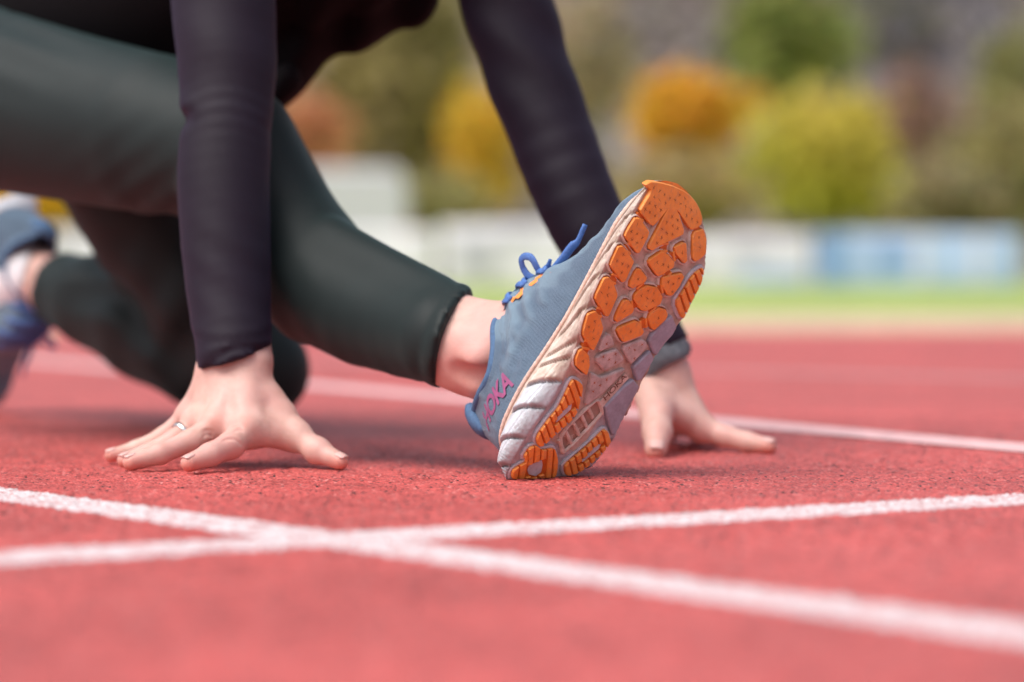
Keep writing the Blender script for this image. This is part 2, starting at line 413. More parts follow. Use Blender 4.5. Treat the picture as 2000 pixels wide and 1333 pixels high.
o = mesh_np('concrete_path', *(lambda v, f: (v, f))(*[np.array(q) for q in box_vf(-70, 70, 8.75, 10.6, -.3, .03)]), M['kerb'], smooth=False); tag(o, 'tan concrete path along the track', kind='structure')
gx = np.linspace(-90, 90, 90); gy = np.linspace(10.6, 130, 90)
GX, GY = np.meshgrid(gx, gy, indexing='ij')
GZ = .012 + .05 * np.sin(GX * .35) * np.clip((GY - 14) / 30, 0, 1) * np.cos(GY * .2) * .5
o = mesh_np('grass_field', np.stack([GX, GY, GZ], -1).reshape(-1, 3), grid_faces(90, 90), M['grass']); tag(o, 'bright green grass infield', kind='structure')
hx = np.linspace(-160, 160, 60); hy = np.linspace(118, 330, 40); HX, HY = np.meshgrid(hx, hy, indexing='ij')
HZ = -1 + 62 * np.clip((HY - 118) / 200, 0, 1)**1.1 + 4 * np.sin(HX * .045 + 1) * np.clip((HY - 125) / 60, 0, 1) + 1.5 * np.sin(HX * .17) * np.cos(HY * .09)
o = mesh_np('hillside', np.stack([HX, HY, HZ], -1).reshape(-1, 3), grid_faces(60, 40), M['soil']); tag(o, 'wooded hillside behind the sports ground', kind='structure')
def hill_z(x, y): return -1 + 62 * np.clip((y - 118) / 200, 0, 1)**1.1 + 4 * np.sin(x * .045 + 1) * np.clip((y - 125) / 60, 0, 1) + 1.5 * np.sin(x * .17) * np.cos(y * .09)

# ---- foliage
def leaves(cent, n, size, spread):
    """n random quads around cluster centres"""
    c = cent[rng.integers(0, len(cent), n)]; p = c + rng.normal(size=(n, 3)) * spread
    a = rng.normal(size=(n, 3)); a /= np.linalg.norm(a, axis=1)[:, None]
    b = np.cross(a, rng.normal(size=(n, 3))); b /= np.linalg.norm(b, axis=1)[:, None]
    s = size * rng.uniform(.6, 1.3, (n, 1))
    V = np.stack([p - a * s, p + b * s * .55, p + a * s, p - b * s * .55], 1).reshape(-1, 3)
    return V, np.arange(4 * n).reshape(n, 4), p
def tints(n, c, var):
    k = rng.normal(size=(n, 1)) * var; hue = rng.normal(size=(n, 3)) * var * .35
    rgb = np.clip(np.array(c)[None] * (1 + k + hue), .004, .95)
    return np.repeat(np.c_[rgb, np.ones(n)], 4, 0)
def crown_centres(c, r, n):
    q = rng.normal(size=(n, 3)); q /= np.linalg.norm(q, axis=1)[:, None]
    q *= (rng.uniform(.25, 1, (n, 1)))**.5 * rng.uniform(.82, 1.05, (n, 1))
    lob = rng.normal(size=(6, 3)); lob /= np.linalg.norm(lob, axis=1)[:, None]
    u_ = q / (np.linalg.norm(q, axis=1)[:, None] + 1e-9); q = q * (.82 + .36 * np.clip((u_ @ lob.T).max(1), 0, 1)**3)[:, None]
    return np.array(c) + q * np.array(r)
def tree(name, label, cx, cy, rx, ry, dist, color, cat='tree', nleaf=2600, bush=False, c2=None, group=None):
    """crown centred on the sight line (cx, cy) dist metres away, with radii rx, ry in photo units"""
    c = P(cx, cy, dist); k = dist / FPX; r = np.array([rx * k, max(rx * k * .9, .6), ry * k])
    gz = float(hill_z(c[0], c[1])) if dist > 119 else 0.0
    root = tag(empty(name, (c[0], c[1], gz)), label, cat, group)
    off = np.array([c[0], c[1], gz])
    cc = c - off
    h0 = max(cc[2] - r[2] * (.9 if bush else .2), .15)
    # trunk: tapered, slightly bent, with limbs running into the crown
    V, F = [], []
    def limb(p0, p1, r0, r1, seg=7):
        q = spline([p0, (np.array(p0) + p1) / 2 + rng.normal(size=3) * np.linalg.norm(np.array(p1) - p0) * .05, p1], 6)
        b0 = len(V); T = np.gradient(q, axis=0); T /= np.linalg.norm(T, axis=1)[:, None]
        A = np.cross(T, (.3, .9, .1)); A /= np.linalg.norm(A, axis=1)[:, None]; B = np.cross(T, A)
        for i in range(6):
            rr = r0 + (r1 - r0) * i / 5
            for s in range(seg):
                t = 2 * math.pi * s / seg; V.append(q[i] + (A[i] * math.cos(t) + B[i] * math.sin(t)) * rr)
        for i in range(5):
            for s in range(seg): F.append((b0 + i*seg + s, b0 + i*seg + (s+1) % seg, b0 + (i+1)*seg + (s+1) % seg, b0 + (i+1)*seg + s))
    tr = max(.05, .055 * r[0] + .03)
    limb(np.array([0, 0, -.1]), np.array([cc[0], cc[1], h0]), tr * 1.3, tr, 9)
    for i in range(6):
        e = crown_centres(cc, r * .7, 1)[0]; limb(np.array([cc[0], cc[1], h0 * .95]), e, tr * .55, tr * .12)
    mesh_np('trunk', np.array(V), np.array(F), M['bark'], root)
    cl = crown_centres(cc, r, max(40, nleaf // 28)); cl = cl[cl[:, 2] > .1]
    V, F, p = leaves(cl, nleaf, max(.07, .075 * r[0] + .05), r * .11 + .03)
    color = tuple(min(.9, x * 1.05) for x in color); tcol = tints(nleaf, color, .30)
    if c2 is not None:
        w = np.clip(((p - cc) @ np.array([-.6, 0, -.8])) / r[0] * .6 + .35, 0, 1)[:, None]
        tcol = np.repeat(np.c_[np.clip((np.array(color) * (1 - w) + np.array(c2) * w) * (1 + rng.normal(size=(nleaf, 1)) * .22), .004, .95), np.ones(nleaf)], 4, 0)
    o = mesh_np('crown', V, F, M['leaf'], root, smooth=False); color_attr(o, 'tint', tcol)
    return root
YEL, ORA, LIME, OLV, GRN = (.72, .46, .05), (.80, .42, .04), (.66, .54, .10), (.34, .285, .12), (.29, .31, .09)
tree('maple_tree', 'orange autumn tree with a wide low crown left of the round lime tree', 1345, 218, 128, 80, 70, ORA, nleaf=3400)
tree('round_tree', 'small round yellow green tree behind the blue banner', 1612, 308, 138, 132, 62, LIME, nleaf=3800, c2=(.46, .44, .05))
tree('tall_tree', 'tall green tree rising between the orange tree and the round lime tree', 1530, 70, 130, 120, 95, GRN, nleaf=3200)
tree('golden_tree', 'golden yellow tree seen beside the far sleeve', 945, 290, 78, 125, 78, YEL, nleaf=2800)
tree('copper_tree', 'pale copper coloured tree above the white van', 612, 262, 82, 82, 88, (.62, .30, .16), nleaf=2400)
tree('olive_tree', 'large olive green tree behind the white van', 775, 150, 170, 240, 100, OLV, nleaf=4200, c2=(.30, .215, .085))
tree('shrub', 'olive shrub at the foot of the golden tree', 850, 425, 105, 95, 64, (.38, .34, .14), 'shrub', 2200, True)
tree('shrub', 'tan shrub below the orange tree', 1330, 375, 150, 85, 66, (.46, .35, .16), 'shrub', 2600, True)
tree('shrub', 'dull brown shrub beside the round lime tree', 1840, 400, 120, 80, 66, (.36, .30, .16), 'shrub', 2200, True)
tree('russet_tree', 'small russet brown tree behind the round lime tree', 1790, 235, 85, 95, 84, (.36, .21, .17), nleaf=2400)
tree('hedge_tree', 'dark olive bushy tree at the end of the banner row', 1955, 330, 110, 145, 68, (.36, .31, .13), nleaf=3000, bush=True)
tree('slender_tree', 'slender dark green tree behind the olive bushy tree', 1975, 165, 75, 115, 90, (.30, .28, .11), nleaf=2200)
tree('yellow_shrub', 'bright yellow shrub behind the raised rear shoe', 40, 385, 130, 70, 60, (.70, .42, .02), 'shrub', 2600, True)
tree('brown_tree', 'brown thinning tree behind the far sleeve', 1140, 120, 120, 150, 98, (.46, .37, .24), nleaf=2800)

# ---- the wood on the hillside: one far mass
cs, cols = [], []
for i in range(680):
    x = rng.uniform(-115, 80); y = rng.uniform(121, 215); z = float(hill_z(np.float64(x), np.float64(y)))
    px = 1000 + x / y * FPX
    f = np.clip((px - 900) / 900, 0, 1)
    base = np.array((.62, .51, .36)) * (1 - f) + np.array((.40, .37, .415)) * f
    mid = math.exp(-((px - 1180) / 260)**2); base = base * (1 - mid) + np.array((.56, .49, .47)) * mid
    if rng.random() < .10: base = np.array((.5, .34, .2))
    if rng.random() < .10: base = np.array((.32, .31, .18))
    rr = rng.uniform(2.2, 3.8)
    cl = crown_centres((x, y, z + rr * 1.2), (rr, rr, rr * 1.35), 16)
    V, F, p = leaves(cl, 130, .5, .45); cs.append((V, F)); cols.append(tints(130, base * .62 * rng.uniform(.8, 1.2), .16))
V, F = join_vq(cs); o = mesh_np('forest', V, F, M['leaf'], smooth=False); color_attr(o, 'tint', np.concatenate(cols)); tag(o, 'autumn wood covering the hillside', 'forest', kind='stuff')

# ---- perimeter rail with advertising banners, white van
D = 38.0; s = D / FPX
rail = tag(empty('perimeter_fence', (P(1000, 560, D)[0], D + .06, 0)), 'low galvanised fence carrying the advertising banners', 'fence')
def part_box(name, x0, x1, y0, y1, z0, z1, mat, parent): 
    V, F = box_vf(x0, x1, y0, y1, z0, z1); return mesh_py(name, V, F, mat, parent)
xl, xr = P(-380, 560, D)[0], P(2000, 560, D)[0]
for k, x in enumerate(np.linspace(xl, xr, 8)): part_box('post', x - .03, x + .03, -.03, .03, -.1, .80, M['steel'], rail)
for z in (.25, .70): part_box('rail', xl, xr, .035, .07, z - .02, z + .02, M['steel'], rail)
def banner(x0, x1, y0, y1, mat, label, marks=()):
    a, b = P(x0, y1, D), P(x1, y0, D); root = tag(empty('banner', (a[0], D, a[2])), label, 'banner', 'banners along the fence')
    w, h = b[0] - a[0], b[2] - a[2]; n = 24
    q = np.linspace(0, 1, n); U, W = np.meshgrid(q, q[::3], indexing='ij')
    y = .015 * np.sin(U * 19 + x0) * (1 - W) + .008 * np.sin(U * 47)
    V = np.stack([U * w, y, W * h], -1).reshape(-1, 3); F = grid_faces(n, len(q[::3]))
    o = mesh_np('sheet', V, F, mat, root); md = o.modifiers.new('thick', 'SOLIDIFY'); md.thickness = .004
    for (u0, u1, w0, w1, m) in marks: part_box('print', u0 * w, u1 * w, -.034, -.030, w0 * h, w1 * h, m, root)
    for u in (0.01, .5, .99): part_box('eyelet', u * w - .012, u * w + .012, -.03, .05, h - .035, h - .012, M['steel'], root)
banner(1592, 1990, 446, 562, M['blue_pvc'], 'light blue advertising banner at the end of the fence', ((.02, .15, .1, .9, M['navy_print']), (.30, .46, .3, .65, M['navy_print']), (.50, .54, .1, .9, M['white_pvc']), (.78, .82, .1, .9, M['white_pvc'])))
banner(1228, 1582, 452, 560, M['white_pvc'], 'white advertising banner next to the light blue banner', ((.60, .97, .06, .30, M['blue_pvc']), (.06, .40, .30, .62, M['grey_print']), (.55, .80, .55, .75, M['grey_print'])))
banner(862, 1218, 428, 562, M['white_pvc'], 'white banner behind the lace bow of the lifted shoe', ((.08, .30, .25, .7, M['grey_print']), (.36, .5, .62, .8, M['grey_print'])))
banner(498, 850, 440, 562, M['white_pvc'], 'white banner behind the stretched shin')
banner(134, 486, 440, 562, M['white_pvc'], 'white banner behind the near arm and knee')
banner(-230, 122, 440, 562, M['white_pvc'], 'white banner behind the rear shoe')

vd = 58.0; vc = P(700, 556, vd); van = tag(empty('parked_van', (vc[0], vd, 0)), 'white van parked behind the fence below the copper tree', 'van')
kx = vd / FPX; x0, x1, top = (560 - 700) * kx - 1.7, (800 - 700) * kx, .17 + (540 - 332) * kx
x0 -= 2.2
prof = [(x0, .35), (x1 - .03, .35), (x1, .5), (x1 - .01, top - .5), (x1 - .08, top - .14), (x1 - .25, top), (x0 + 1.5, top), (x0 + 1.25, top - .06), (x0 + .85, 1.55), (x0 + .12, 1.2), (x0, 1.0)]
n = len(prof); V = [(x, y, z) for y in (-.85, .85) for x, z in prof]; F = [tuple(range(n)), tuple(range(2*n - 1, n - 1, -1))] + [(i, i + n, (i + 1) % n + n, (i + 1) % n) for i in range(n)]
b = mesh_py('body', V, F, M['white_paint'], van); md = b.modifiers.new('b', 'BEVEL'); md.width = .22; md.segments = 4
for (a0, a1, z0, z1) in ((x0 + 1.0, x0 + 1.7, 1.25, top - .3),): part_box('side_window', a0, a1, -.865, -.845, z0, z1, M['glass'], van)
part_box('tail_light', x1 - .03, x1 + .02, -.84, -.74, .9, 1.25, M['lampred'], van); part_box('bumper', x1 - .06, x1 + .04, -.8, .8, .36, .56, M['tyre'], van)
for wx in (x0 + .7, x1 - .75):
    th = np.linspace(0, 2 * math.pi, 24, endpoint=False)
    V = [(wx + .33 * math.cos(t), y, .33 + .33 * math.sin(t)) for y in (-.88, -.62) for t in th]; V += [(wx, -.885, .33)]
    F = [(i, (i+1) % 24, 24 + (i+1) % 24, 24 + i) for i in range(24)] + [((i+1) % 24, i, 48) for i in range(24)]
    mesh_py('wheel', V, F, M['tyre'], van)

# ---------------------------------------------------------------- the runner
person = tag(empty('person', (-.2, 2.75, 0)), 'runner in plum sleeves and dark green leggings crouching with both hands on the track', 'person')
def adopt(o): o.parent = person; o.matrix_parent_inverse = Matrix.Translation((.2, -2.75, 0)); return o
def pr(x, y, d, r): return (*P(x, y, d), r)
def mk_hand(F, wrist, wdir, fingers, thumb, fore, web=None, palm_r=.0125):
    """wrist: centre, wdir: half vector across the wrist; fingers: joint lists (x, y, z, r) from knuckle to tip"""
    w = np.array(wrist)
    for sgn in (-1, 1):
        F.cone(w + sgn * np.array(wdir), np.array(fore) + sgn * np.array(wdir) * .9, .0185, .0195, .014)
    F.cone(w, fore, .0205, .022, .014)
    m = len(fingers)
    for i, f in enumerate(fingers):
        s = (1 - 2 * i / (m - 1)) * .8
        F.cone(w + np.array(wdir) * s, f[0][:3], .0175, palm_r, .013)
    for f, g in zip(fingers[:-1], fingers[1:]):
        F.cone(f[0][:3], g[0][:3], palm_r * .92, palm_r * .92, .009)
    for f in fingers:
        F.chain(f, .0045)
    F.chain(thumb, .007)
    if web:
        for a, b, ra, rb in web: F.cone(a, b, ra, rb, .010)

# right hand, planted beside the shin: back of the hand faces the camera, fingers spread on the track
rw = P(459, 712, 2.555)
fi = [[pr(480, 842, 2.503, .0135), pr(450, 871, 2.476, .0116), pr(410, 889, 2.456, .0100), pr(370, 905, 2.440, .0078)],
      [pr(422, 832, 2.515, .0118), pr(370, 863, 2.496, .0099), pr(312, 887, 2.478, .0091), pr(256, 904, 2.464, .0075)],
      [pr(386, 828, 2.540, .0113), pr(340, 859, 2.525, .0087), pr(293, 884, 2.512, .0083), pr(244, 900, 2.499, .0070)],
      [pr(372, 812, 2.572, .0105), pr(318, 853, 2.572, .0080), pr(268, 877, 2.568, .0075), pr(218, 890, 2.560, .0064)]]
th = [pr(500, 752, 2.545, .0160), pr(545, 815, 2.532, .0150), pr(578, 851, 2.520, .0122), pr(620, 881, 2.505, .0103), pr(664, 902, 2.490, .0076)]
F1 = Field((-.43, 2.38, -.004), (-.12, 2.66, .20), .0011)
mk_hand(F1, rw, (P(500, 712, 2.55) - P(424, 720, 2.56)) / 2 * .82, fi, th, P(456, 600, 2.60),
        [(P(505, 790, 2.53), P(548, 840, 2.528), .012, .0085), (P(495, 815, 2.52), P(540, 848, 2.525), .011, .0075), (P(480, 800, 2.53), P(520, 790, 2.54), .014, .014), (P(490, 852, 2.505), P(570, 857, 2.518), .0100, .0085), (P(500, 830, 2.51), P(560, 845, 2.52), .011, .010)])
for f in fi[:3]:                                     # knuckles and tendons
    q = np.array(f[0][:3]); F1.ellip(q + np.array([0, -.006, .0045]), (.0070, .0068, .0062), .009)
    t0 = rw + (q - rw) * .25 + np.array([0, -.014, 0]); F1.cone(t0, q + np.array([0, -.0085, .003]), .0025, .003, .006)
F1.ellip(th[2][:3], (.0135, .0130, .0130), .005); F1.ellip(th[3][:3], (.0112,) * 3, .004)
# skin folds where the index finger meets the knuckle, and across the finger joints
def fold(F, pts, r, k):
    q = spline(pts, 10)
    for a, b in zip(q[:-1], q[1:]): F.cone(a, b, r, r, k, cut=True)
def skin_at(F, x, y):
    """where the sight line through (x, y) meets the hand"""
    for d in np.arange(2.40, 2.62, .0004):
        i = np.round((P(x, y, d) - F.lo) / F.h).astype(int)
        if (i >= 0).all() and (i < F.n).all() and F.D[tuple(i)] < 0: return P(x, y, d)
    return None
def crease_line(pts, r, k=.0026):
    q = [skin_at(F1, *p) for p in pts]; q = [p for p in q if p is not None]
    if len(q) > 2: fold(F1, q, r, k)
CR = [([(436, 862), (444, 858), (456, 858), (467, 864), (475, 871)], .0003)]
for cx, cy, w_ in ((405, 843, 11), (406, 851, 9), (463, 833, 10), (466, 841, 8)):      # knuckle wrinkles
    CR.append(([(cx - w_, cy + 3), (cx - w_ / 2, cy - 1), (cx, cy - 2), (cx + w_ / 2, cy - 1), (cx + w_, cy + 3)], .0001))
for q_, r_ in CR: crease_line(q_, r_)
D1 = F1.polygons(2)
# left hand, behind the lifted shoe: thumb towards the camera, index finger pointing along the track
lw = P(1283, 730, 2.775)
gi = [[pr(1372, 838, 2.755, .0125), pr(1418, 853, 2.745, .0105), pr(1458, 863, 2.735, .0095), pr(1502, 872, 2.722, .0080)],
      [pr(1362, 826, 2.80, .012), pr(1395, 842, 2.835, .0095), pr(1412, 850, 2.862, .009), pr(1420, 853, 2.890, .0075)],
      [pr(1340, 822, 2.83, .0115), pr(1358, 840, 2.875, .009), pr(1368, 846, 2.905, .0085), pr(1372, 848, 2.935, .007)],
      [pr(1315, 820, 2.84, .010), pr(1312, 836, 2.88, .0085), pr(1312, 843, 2.905, .008), pr(1310, 846, 2.93, .0065)]]
gt = [pr(1268, 765, 2.755, .0165), pr(1282, 812, 2.715, .0150), pr(1284, 845, 2.690, .0132), pr(1281, 880, 2.668, .0102)]
F2 = Field((.08, 2.60, -.004), (.31, 2.99, .19), .0018)
mk_hand(F2, lw, (P(1322, 728, 2.775) - P(1256, 728, 2.785)) / 2 * .8, gi, gt, P(1250, 610, 2.80),
        [(P(1300, 800, 2.735), P(1360, 832, 2.752), .012, .0105), (P(1295, 780, 2.75), P(1330, 815, 2.752), .013, .012)])
D2 = F2.polygons(2)
# ankles and feet inside the shoes
F3 = Field((-.16, 2.33, .0), (.10, 2.60, .24), .0022)
fa = [pr(800, 632, 2.56, .043), pr(860, 656, 2.512, .0385), pr(920, 684, 2.485, .0350), pr(968, 692, 2.468, .0325), pr(1030, 650, 2.462, .031)]
F3.chain(fa, .01)
F3.cone(P(862, 705, 2.50), P(945, 745, 2.468), .0175, .0165, .014)        # Achilles tendon
F3.ellip(P(934, 702, 2.446), (.0125, .0135, .0120), .010)              # ankle bone
F3.cone(P(885, 615, 2.50), P(990, 634, 2.472), .0165, .0185, .014)
hl = [skin_at(F3, *q) for q in ((893, 728), (912, 734), (932, 738), (952, 736))]; hl = [q + np.array((0, -.003, 0)) for q in hl if q is not None]
for a_, b_ in zip(hl[:-1], hl[1:]): F3.cone(a_, b_, .0065, .0065, .010, cut=True)
D3 = F3.polygons(2)
F4 = Field((-.78, 3.22, .0), (-.42, 3.62, .32), .004)
ra = [pr(190, 596, 3.39, .044), pr(110, 562, 3.445, .036), pr(70, 545, 3.47, .036), pr(10, 560, 3.50, .040)]
F4.chain(ra, .01); F4.ellip(P(85, 575, 3.43), (.014,) * 3, .014)
D4 = F4.polygons(2)
# limb axes shared by body and clothes
leg_f = [pr(-120, 170, 3.05, .100), pr(0, 200, 2.985, .093), pr(300, 262, 2.845, .080), pr(455, 300, 2.775, .066)]
shin_f = [pr(455, 300, 2.775, .066), pr(540, 455, 2.715, .064), pr(628, 553, 2.655, .0585), pr(720, 605, 2.605, .0525), pr(800, 637, 2.555, .0465), pr(868, 660, 2.505, .0432), pr(930, 684, 2.468, .0400)]
leg_r = [pr(235, 240, 3.31, .092), pr(300, 400, 3.28, .086), pr(405, 570, 3.24, .072), pr(505, 722, 3.20, .056)]
shin_r = [pr(505, 722, 3.20, .054), pr(400, 688, 3.255, .060), pr(290, 636, 3.325, .064), pr(190, 590, 3.39, .054), pr(110, 562, 3.445, .0435), pr(60, 545, 3.48, .038)]
arm_r = [pr(428, -330, 2.76, .056), pr(431, -80, 2.70, .0505), pr(443, 120, 2.66, .0465), pr(444, 225, 2.64, .0425), pr(437, 330, 2.62, .0425), pr(440, 450, 2.60, .0412), pr(449, 600, 2.575, .0372), pr(458, 690, 2.555, .0340), pr(460, 735, 2.55, .0335)]
arm_l = [pr(955, -300, 2.93, .058), pr(968, -100, 2.90, .049), pr(1012, 80, 2.87, .0455), pr(1072, 250, 2.84, .0425), pr(1128, 395, 2.81, .0400), pr(1200, 530, 2.79, .0365), pr(1278, 672, 2.775, .0325), pr(1296, 705, 2.775, .0325)]
spine = [(-.56, 3.18, .43, .135), (-.36, 3.04, .475, .118), (-.19, 2.93, .565, .125), (-.14, 2.86, .65, .085)]
F5 = Field((-.80, 2.40, .0), (.20, 3.50, 1.02), .010)
for ch in (leg_f, shin_f[:-1], leg_r, shin_r[:-1], arm_r[:-1], arm_l[:-1], spine): F5.chain([(*q[:3], q[3] - (.017 if ch[0] in (arm_r[0], arm_l[0]) else .009)) for q in ch], .02)
F5.cone(leg_f[0][:3], leg_r[0][:3], .085, .085, .03); F5.cone(arm_r[0][:3], arm_l[0][:3], .05, .05, .03)
neck = np.array((-.12, 2.80, .70)); head = np.array((-.075, 2.715, .82))
F5.cone(spine[-1][:3], neck, .06, .052, .03); F5.cone(neck, head, .052, .06, .02)
F5.ellip(head + np.array((0, 0, .012)), (.075, .088, .098), .02); F5.ellip(head + np.array((.01, -.04, -.05)), (.05, .05, .045), .025)
F5.cone(head + np.array((.022, -.082, .005)), head + np.array((.028, -.098, -.018)), .008, .013, .012)
for e in (-1, 1): F5.ellip(head + np.array((.074 * e, .01 + .03 * e, -.005)), (.010, .022, .030), .006)
D5 = F5.polygons(2)
V, Q = join_vq([D1, D2, D3, D4, D5])
body = adopt(mesh_np('body', V, Q, M['skin']))
red = np.zeros(len(V))
def blush(p, r, a):
    global red
    red = np.maximum(red, a * np.exp(-((V - np.array(p))**2).sum(1) / r**2))
for f in fi + [th] + gi + [gt]:
    tip = np.array(f[-1][:3]); blush(tip + np.array((0, -.004, -.006)), .011, .75); blush(f[0][:3], .011, .16)
for f in fi: blush(np.array(f[1][:3]), .010, .22)
for f in fi[:3]: blush(np.array(f[0][:3]) + np.array((0, -.012, .004)), .010, .34)
blush(P(930, 705, 2.41), .016, .22); blush(P(905, 745, 2.45), .02, .32); blush(P(90, 640, 3.45), .03, .5); blush(P(545, 850, 2.52), .014, .25)
point_attr(body, 'red', red)
# finger nails: thin curved plates on the ends of the fingers
def nail(joints, up, scale=1.0):
    a, b = np.array(joints[-2][:3]), np.array(joints[-1][:3]); r = joints[-1][3]
    t = (b - a) / np.linalg.norm(b - a); up = np.array(up, float); up -= t * (up @ t); up /= np.linalg.norm(up); sd = np.cross(t, up)
    V, F = [], []
    for i in range(7):
        for j in range(7):
            u, v = -1 + i / 3, -1 + j / 3
            if abs(u) == 1: v *= .72
            V.append(b + t * (u * r * .72 + r * .02) * scale + sd * v * r * .66 * scale + up * (r * (.965 - .20 * v * v - .10 * max(0, u)) ) )
    F = [(i * 7 + j, (i + 1) * 7 + j, (i + 1) * 7 + j + 1, i * 7 + j + 1) for i in range(6) for j in range(6)]
    o = adopt(mesh_py('fingernail', V, F, M['nail'], None, True)); md = o.modifiers.new('s', 'SOLIDIFY'); md.thickness = .0006
nail(th, (.15, -.25, 1)); nail(fi[0], (0, -.05, 1), .95); nail(fi[1], (0, .1, 1), .95); nail(fi[2], (0, .1, 1), .95); nail(fi[3], (0, -.1, 1), .95); nail(gt, (0, -1, .35)); nail(gi[0], (0, -.2, 1))
# ring on the ring finger
a, b = np.array(fi[2][1][:3]), np.array(fi[2][0][:3]); c = a + (b - a) * .34; t = (b - a) / np.linalg.norm(b - a)
e1 = np.cross(t, (0, 0, 1)); e1 /= np.linalg.norm(e1); e2 = np.cross(t, e1); rr = .0101; n1 = 40
V, Fc = [], []
for i in range(n1):
    an = 2 * math.pi * i / n1; d = e1 * math.cos(an) + e2 * math.sin(an)
    for (dr, dt) in ((0, -.0026), (.0011, -.0024), (.0014, 0), (.0011, .0024), (0, .0026)): V.append(c + d * (rr + dr) + t * dt)
for i in range(n1):
    for k in range(4): Fc.append((i * 5 + k, ((i + 1) % n1) * 5 + k, ((i + 1) % n1) * 5 + k + 1, i * 5 + k + 1))
ring = adopt(mesh_py('ring', V, Fc, M['metal'], None, True)); ring['label'] = 'plain silver band on the ring finger of the near hand'

# ---- clothes: the limbs again, a little larger, with creases, hems and real openings
def along(p, a, b):
    a, b = np.array(a), np.array(b); t = (b - a) / np.linalg.norm(b - a); return lambda g: (g[0] - p[0]) * t[0] + (g[1] - p[1]) * t[1] + (g[2] - p[2]) * t[2]
FL = Field((-.82, 2.44, .0), (.02, 3.52, .56), .0045)
FL.chain(leg_f, .003); FL.chain(shin_f, .003); FL.chain(leg_r, .02); FL.chain(shin_r, .012)
FL.cone(leg_f[0][:3], leg_r[0][:3], .09, .09, .04)
FL.cone(P(650, 480, 2.635), P(935, 620, 2.487), .024, .0185, .014)
FL.cone(P(470, 240, 2.745), P(530, 365, 2.70), .030, .026, .03)          # knee cap and shin bone edge
g = FL.grid()
hn0 = np.cross(P(916, 572, 2.50) - P(858, 758, 2.495), P(850, 690, 2.452) - P(858, 758, 2.495)); hn0 = hn0 / np.linalg.norm(hn0) * (1 if hn0 @ (np.array(shin_f[-1][:3]) - np.array(shin_f[-3][:3])) > 0 else -1)
sa = along((P(916, 572, 2.50) + P(858, 758, 2.495)) / 2, (0, 0, 0), hn0)(g)
crease = np.zeros(FL.D.shape, np.float32)
def ripple(c, amp, wl, rad, ax, ph=0):
    global crease
    s_ = (g[0] - c[0]) * ax[0] + (g[1] - c[1]) * ax[1] + (g[2] - c[2]) * ax[2]
    r2 = (g[0] - c[0])**2 + (g[1] - c[1])**2 + (g[2] - c[2])**2
    crease += amp * np.sin(s_ * 2 * math.pi / wl + ph) * np.exp(-r2 / rad**2)
for c, amp, wl, rad, ax in ((P(330, 400, 2.80), .0016, .028, .07, (.6, .1, -.8)), (P(560, 600, 2.66), .0012, .03, .06, (.8, -.2, .5)), (P(100, 40, 2.93), .0022, .035, .09, (.45, .1, .9)), (P(300, 700, 3.25), .004, .05, .09, (.75, .2, .6)), (P(350, 640, 3.18), .004, .06, .09, (.85, .1, -.5)), (P(220, 520, 3.3), .004, .055, .08, (.2, .2, 1))):
    ripple(c, amp, wl, rad, ax)
FL.D += crease
near_f = np.exp(-((g[0] + .07)**2 + (g[1] - 2.5)**2 + (g[2] - .12)**2) / .12**2)
FL.D -= (.0007 / (1 + np.exp(-(sa + .012) / .0012)) * near_f).astype(np.float32)
FL.D += (.0020 * np.exp(-((sa + .017) / .0042)**2) * near_f).astype(np.float32)
ax_f = np.array(shin_f[-1][:3]) - np.array(shin_f[-3][:3]); hT, hB, hM = P(916, 572, 2.50), P(858, 758, 2.495), P(850, 690, 2.452); hn = np.cross(hT - hB, hM - hB); hn = hn if hn @ ax_f > 0 else -hn; FL.plane((hT + hB) / 2, hn, .10)
ax_r = np.array(shin_r[-1][:3]) - np.array(shin_r[-3][:3]); FL.plane(P(118, 565, 3.44), ax_r, .10)
leggings = adopt(mesh_np('leggings', *FL.polygons(2), M['legging'])); leggings['label'] = 'dark green ankle length leggings'

FJ = Field((-.74, 2.42, .05), (.20, 3.32, .78), .0042)
FJ.chain(spine, .04); FJ.cone(arm_r[0][:3], arm_l[0][:3], .07, .07, .05)
FJ.cone(spine[2][:3], arm_r[0][:3], .10, .06, .04); FJ.cone(spine[2][:3], arm_l[0][:3], .10, .06, .04)
# loose front of the top hanging below the chest and belly
FJ.chain([pr(520, 190, 2.96, .016), pr(560, 110, 2.97, .030), pr(640, 40, 2.97, .030), pr(740, 10, 2.96, .030), pr(800, -10, 2.95, .028)], .03)
FJ.chain([pr(500, 120, 2.98, .05), pr(440, 60, 3.0, .06), pr(250, -30, 3.05, .08)], .03)
FJ.cone(P(560, 160, 2.90), P(530, 195, 2.90), .017, .013, .012)
g = FJ.grid(); crease = np.zeros(FJ.D.shape, np.float32)
for c, amp, wl, rad, ax, ph in ((P(640, 60, 2.93), .004, .045, .10, (.8, 0, -.5), 0), (P(770, 20, 2.93), .004, .05, .08, (.9, 0, -.3), 1)): ripple(c, amp, wl, rad, ax, ph)
FJ.D += crease
FA = Field((-.40, 2.44, .05), (.20, 3.02, .70), .0034)
def sleeve_fn(kind):
    return None
def dense(ch):
    c = np.array(ch); return [tuple(q) for q in spline(c, 40)]
FA.chain(dense(arm_r), .0008); FA.chain(dense(arm_l), .0008)
g = FA.grid(); crease = np.zeros(FA.D.shape, np.float32)
ex = P(440, 200, 2.60)
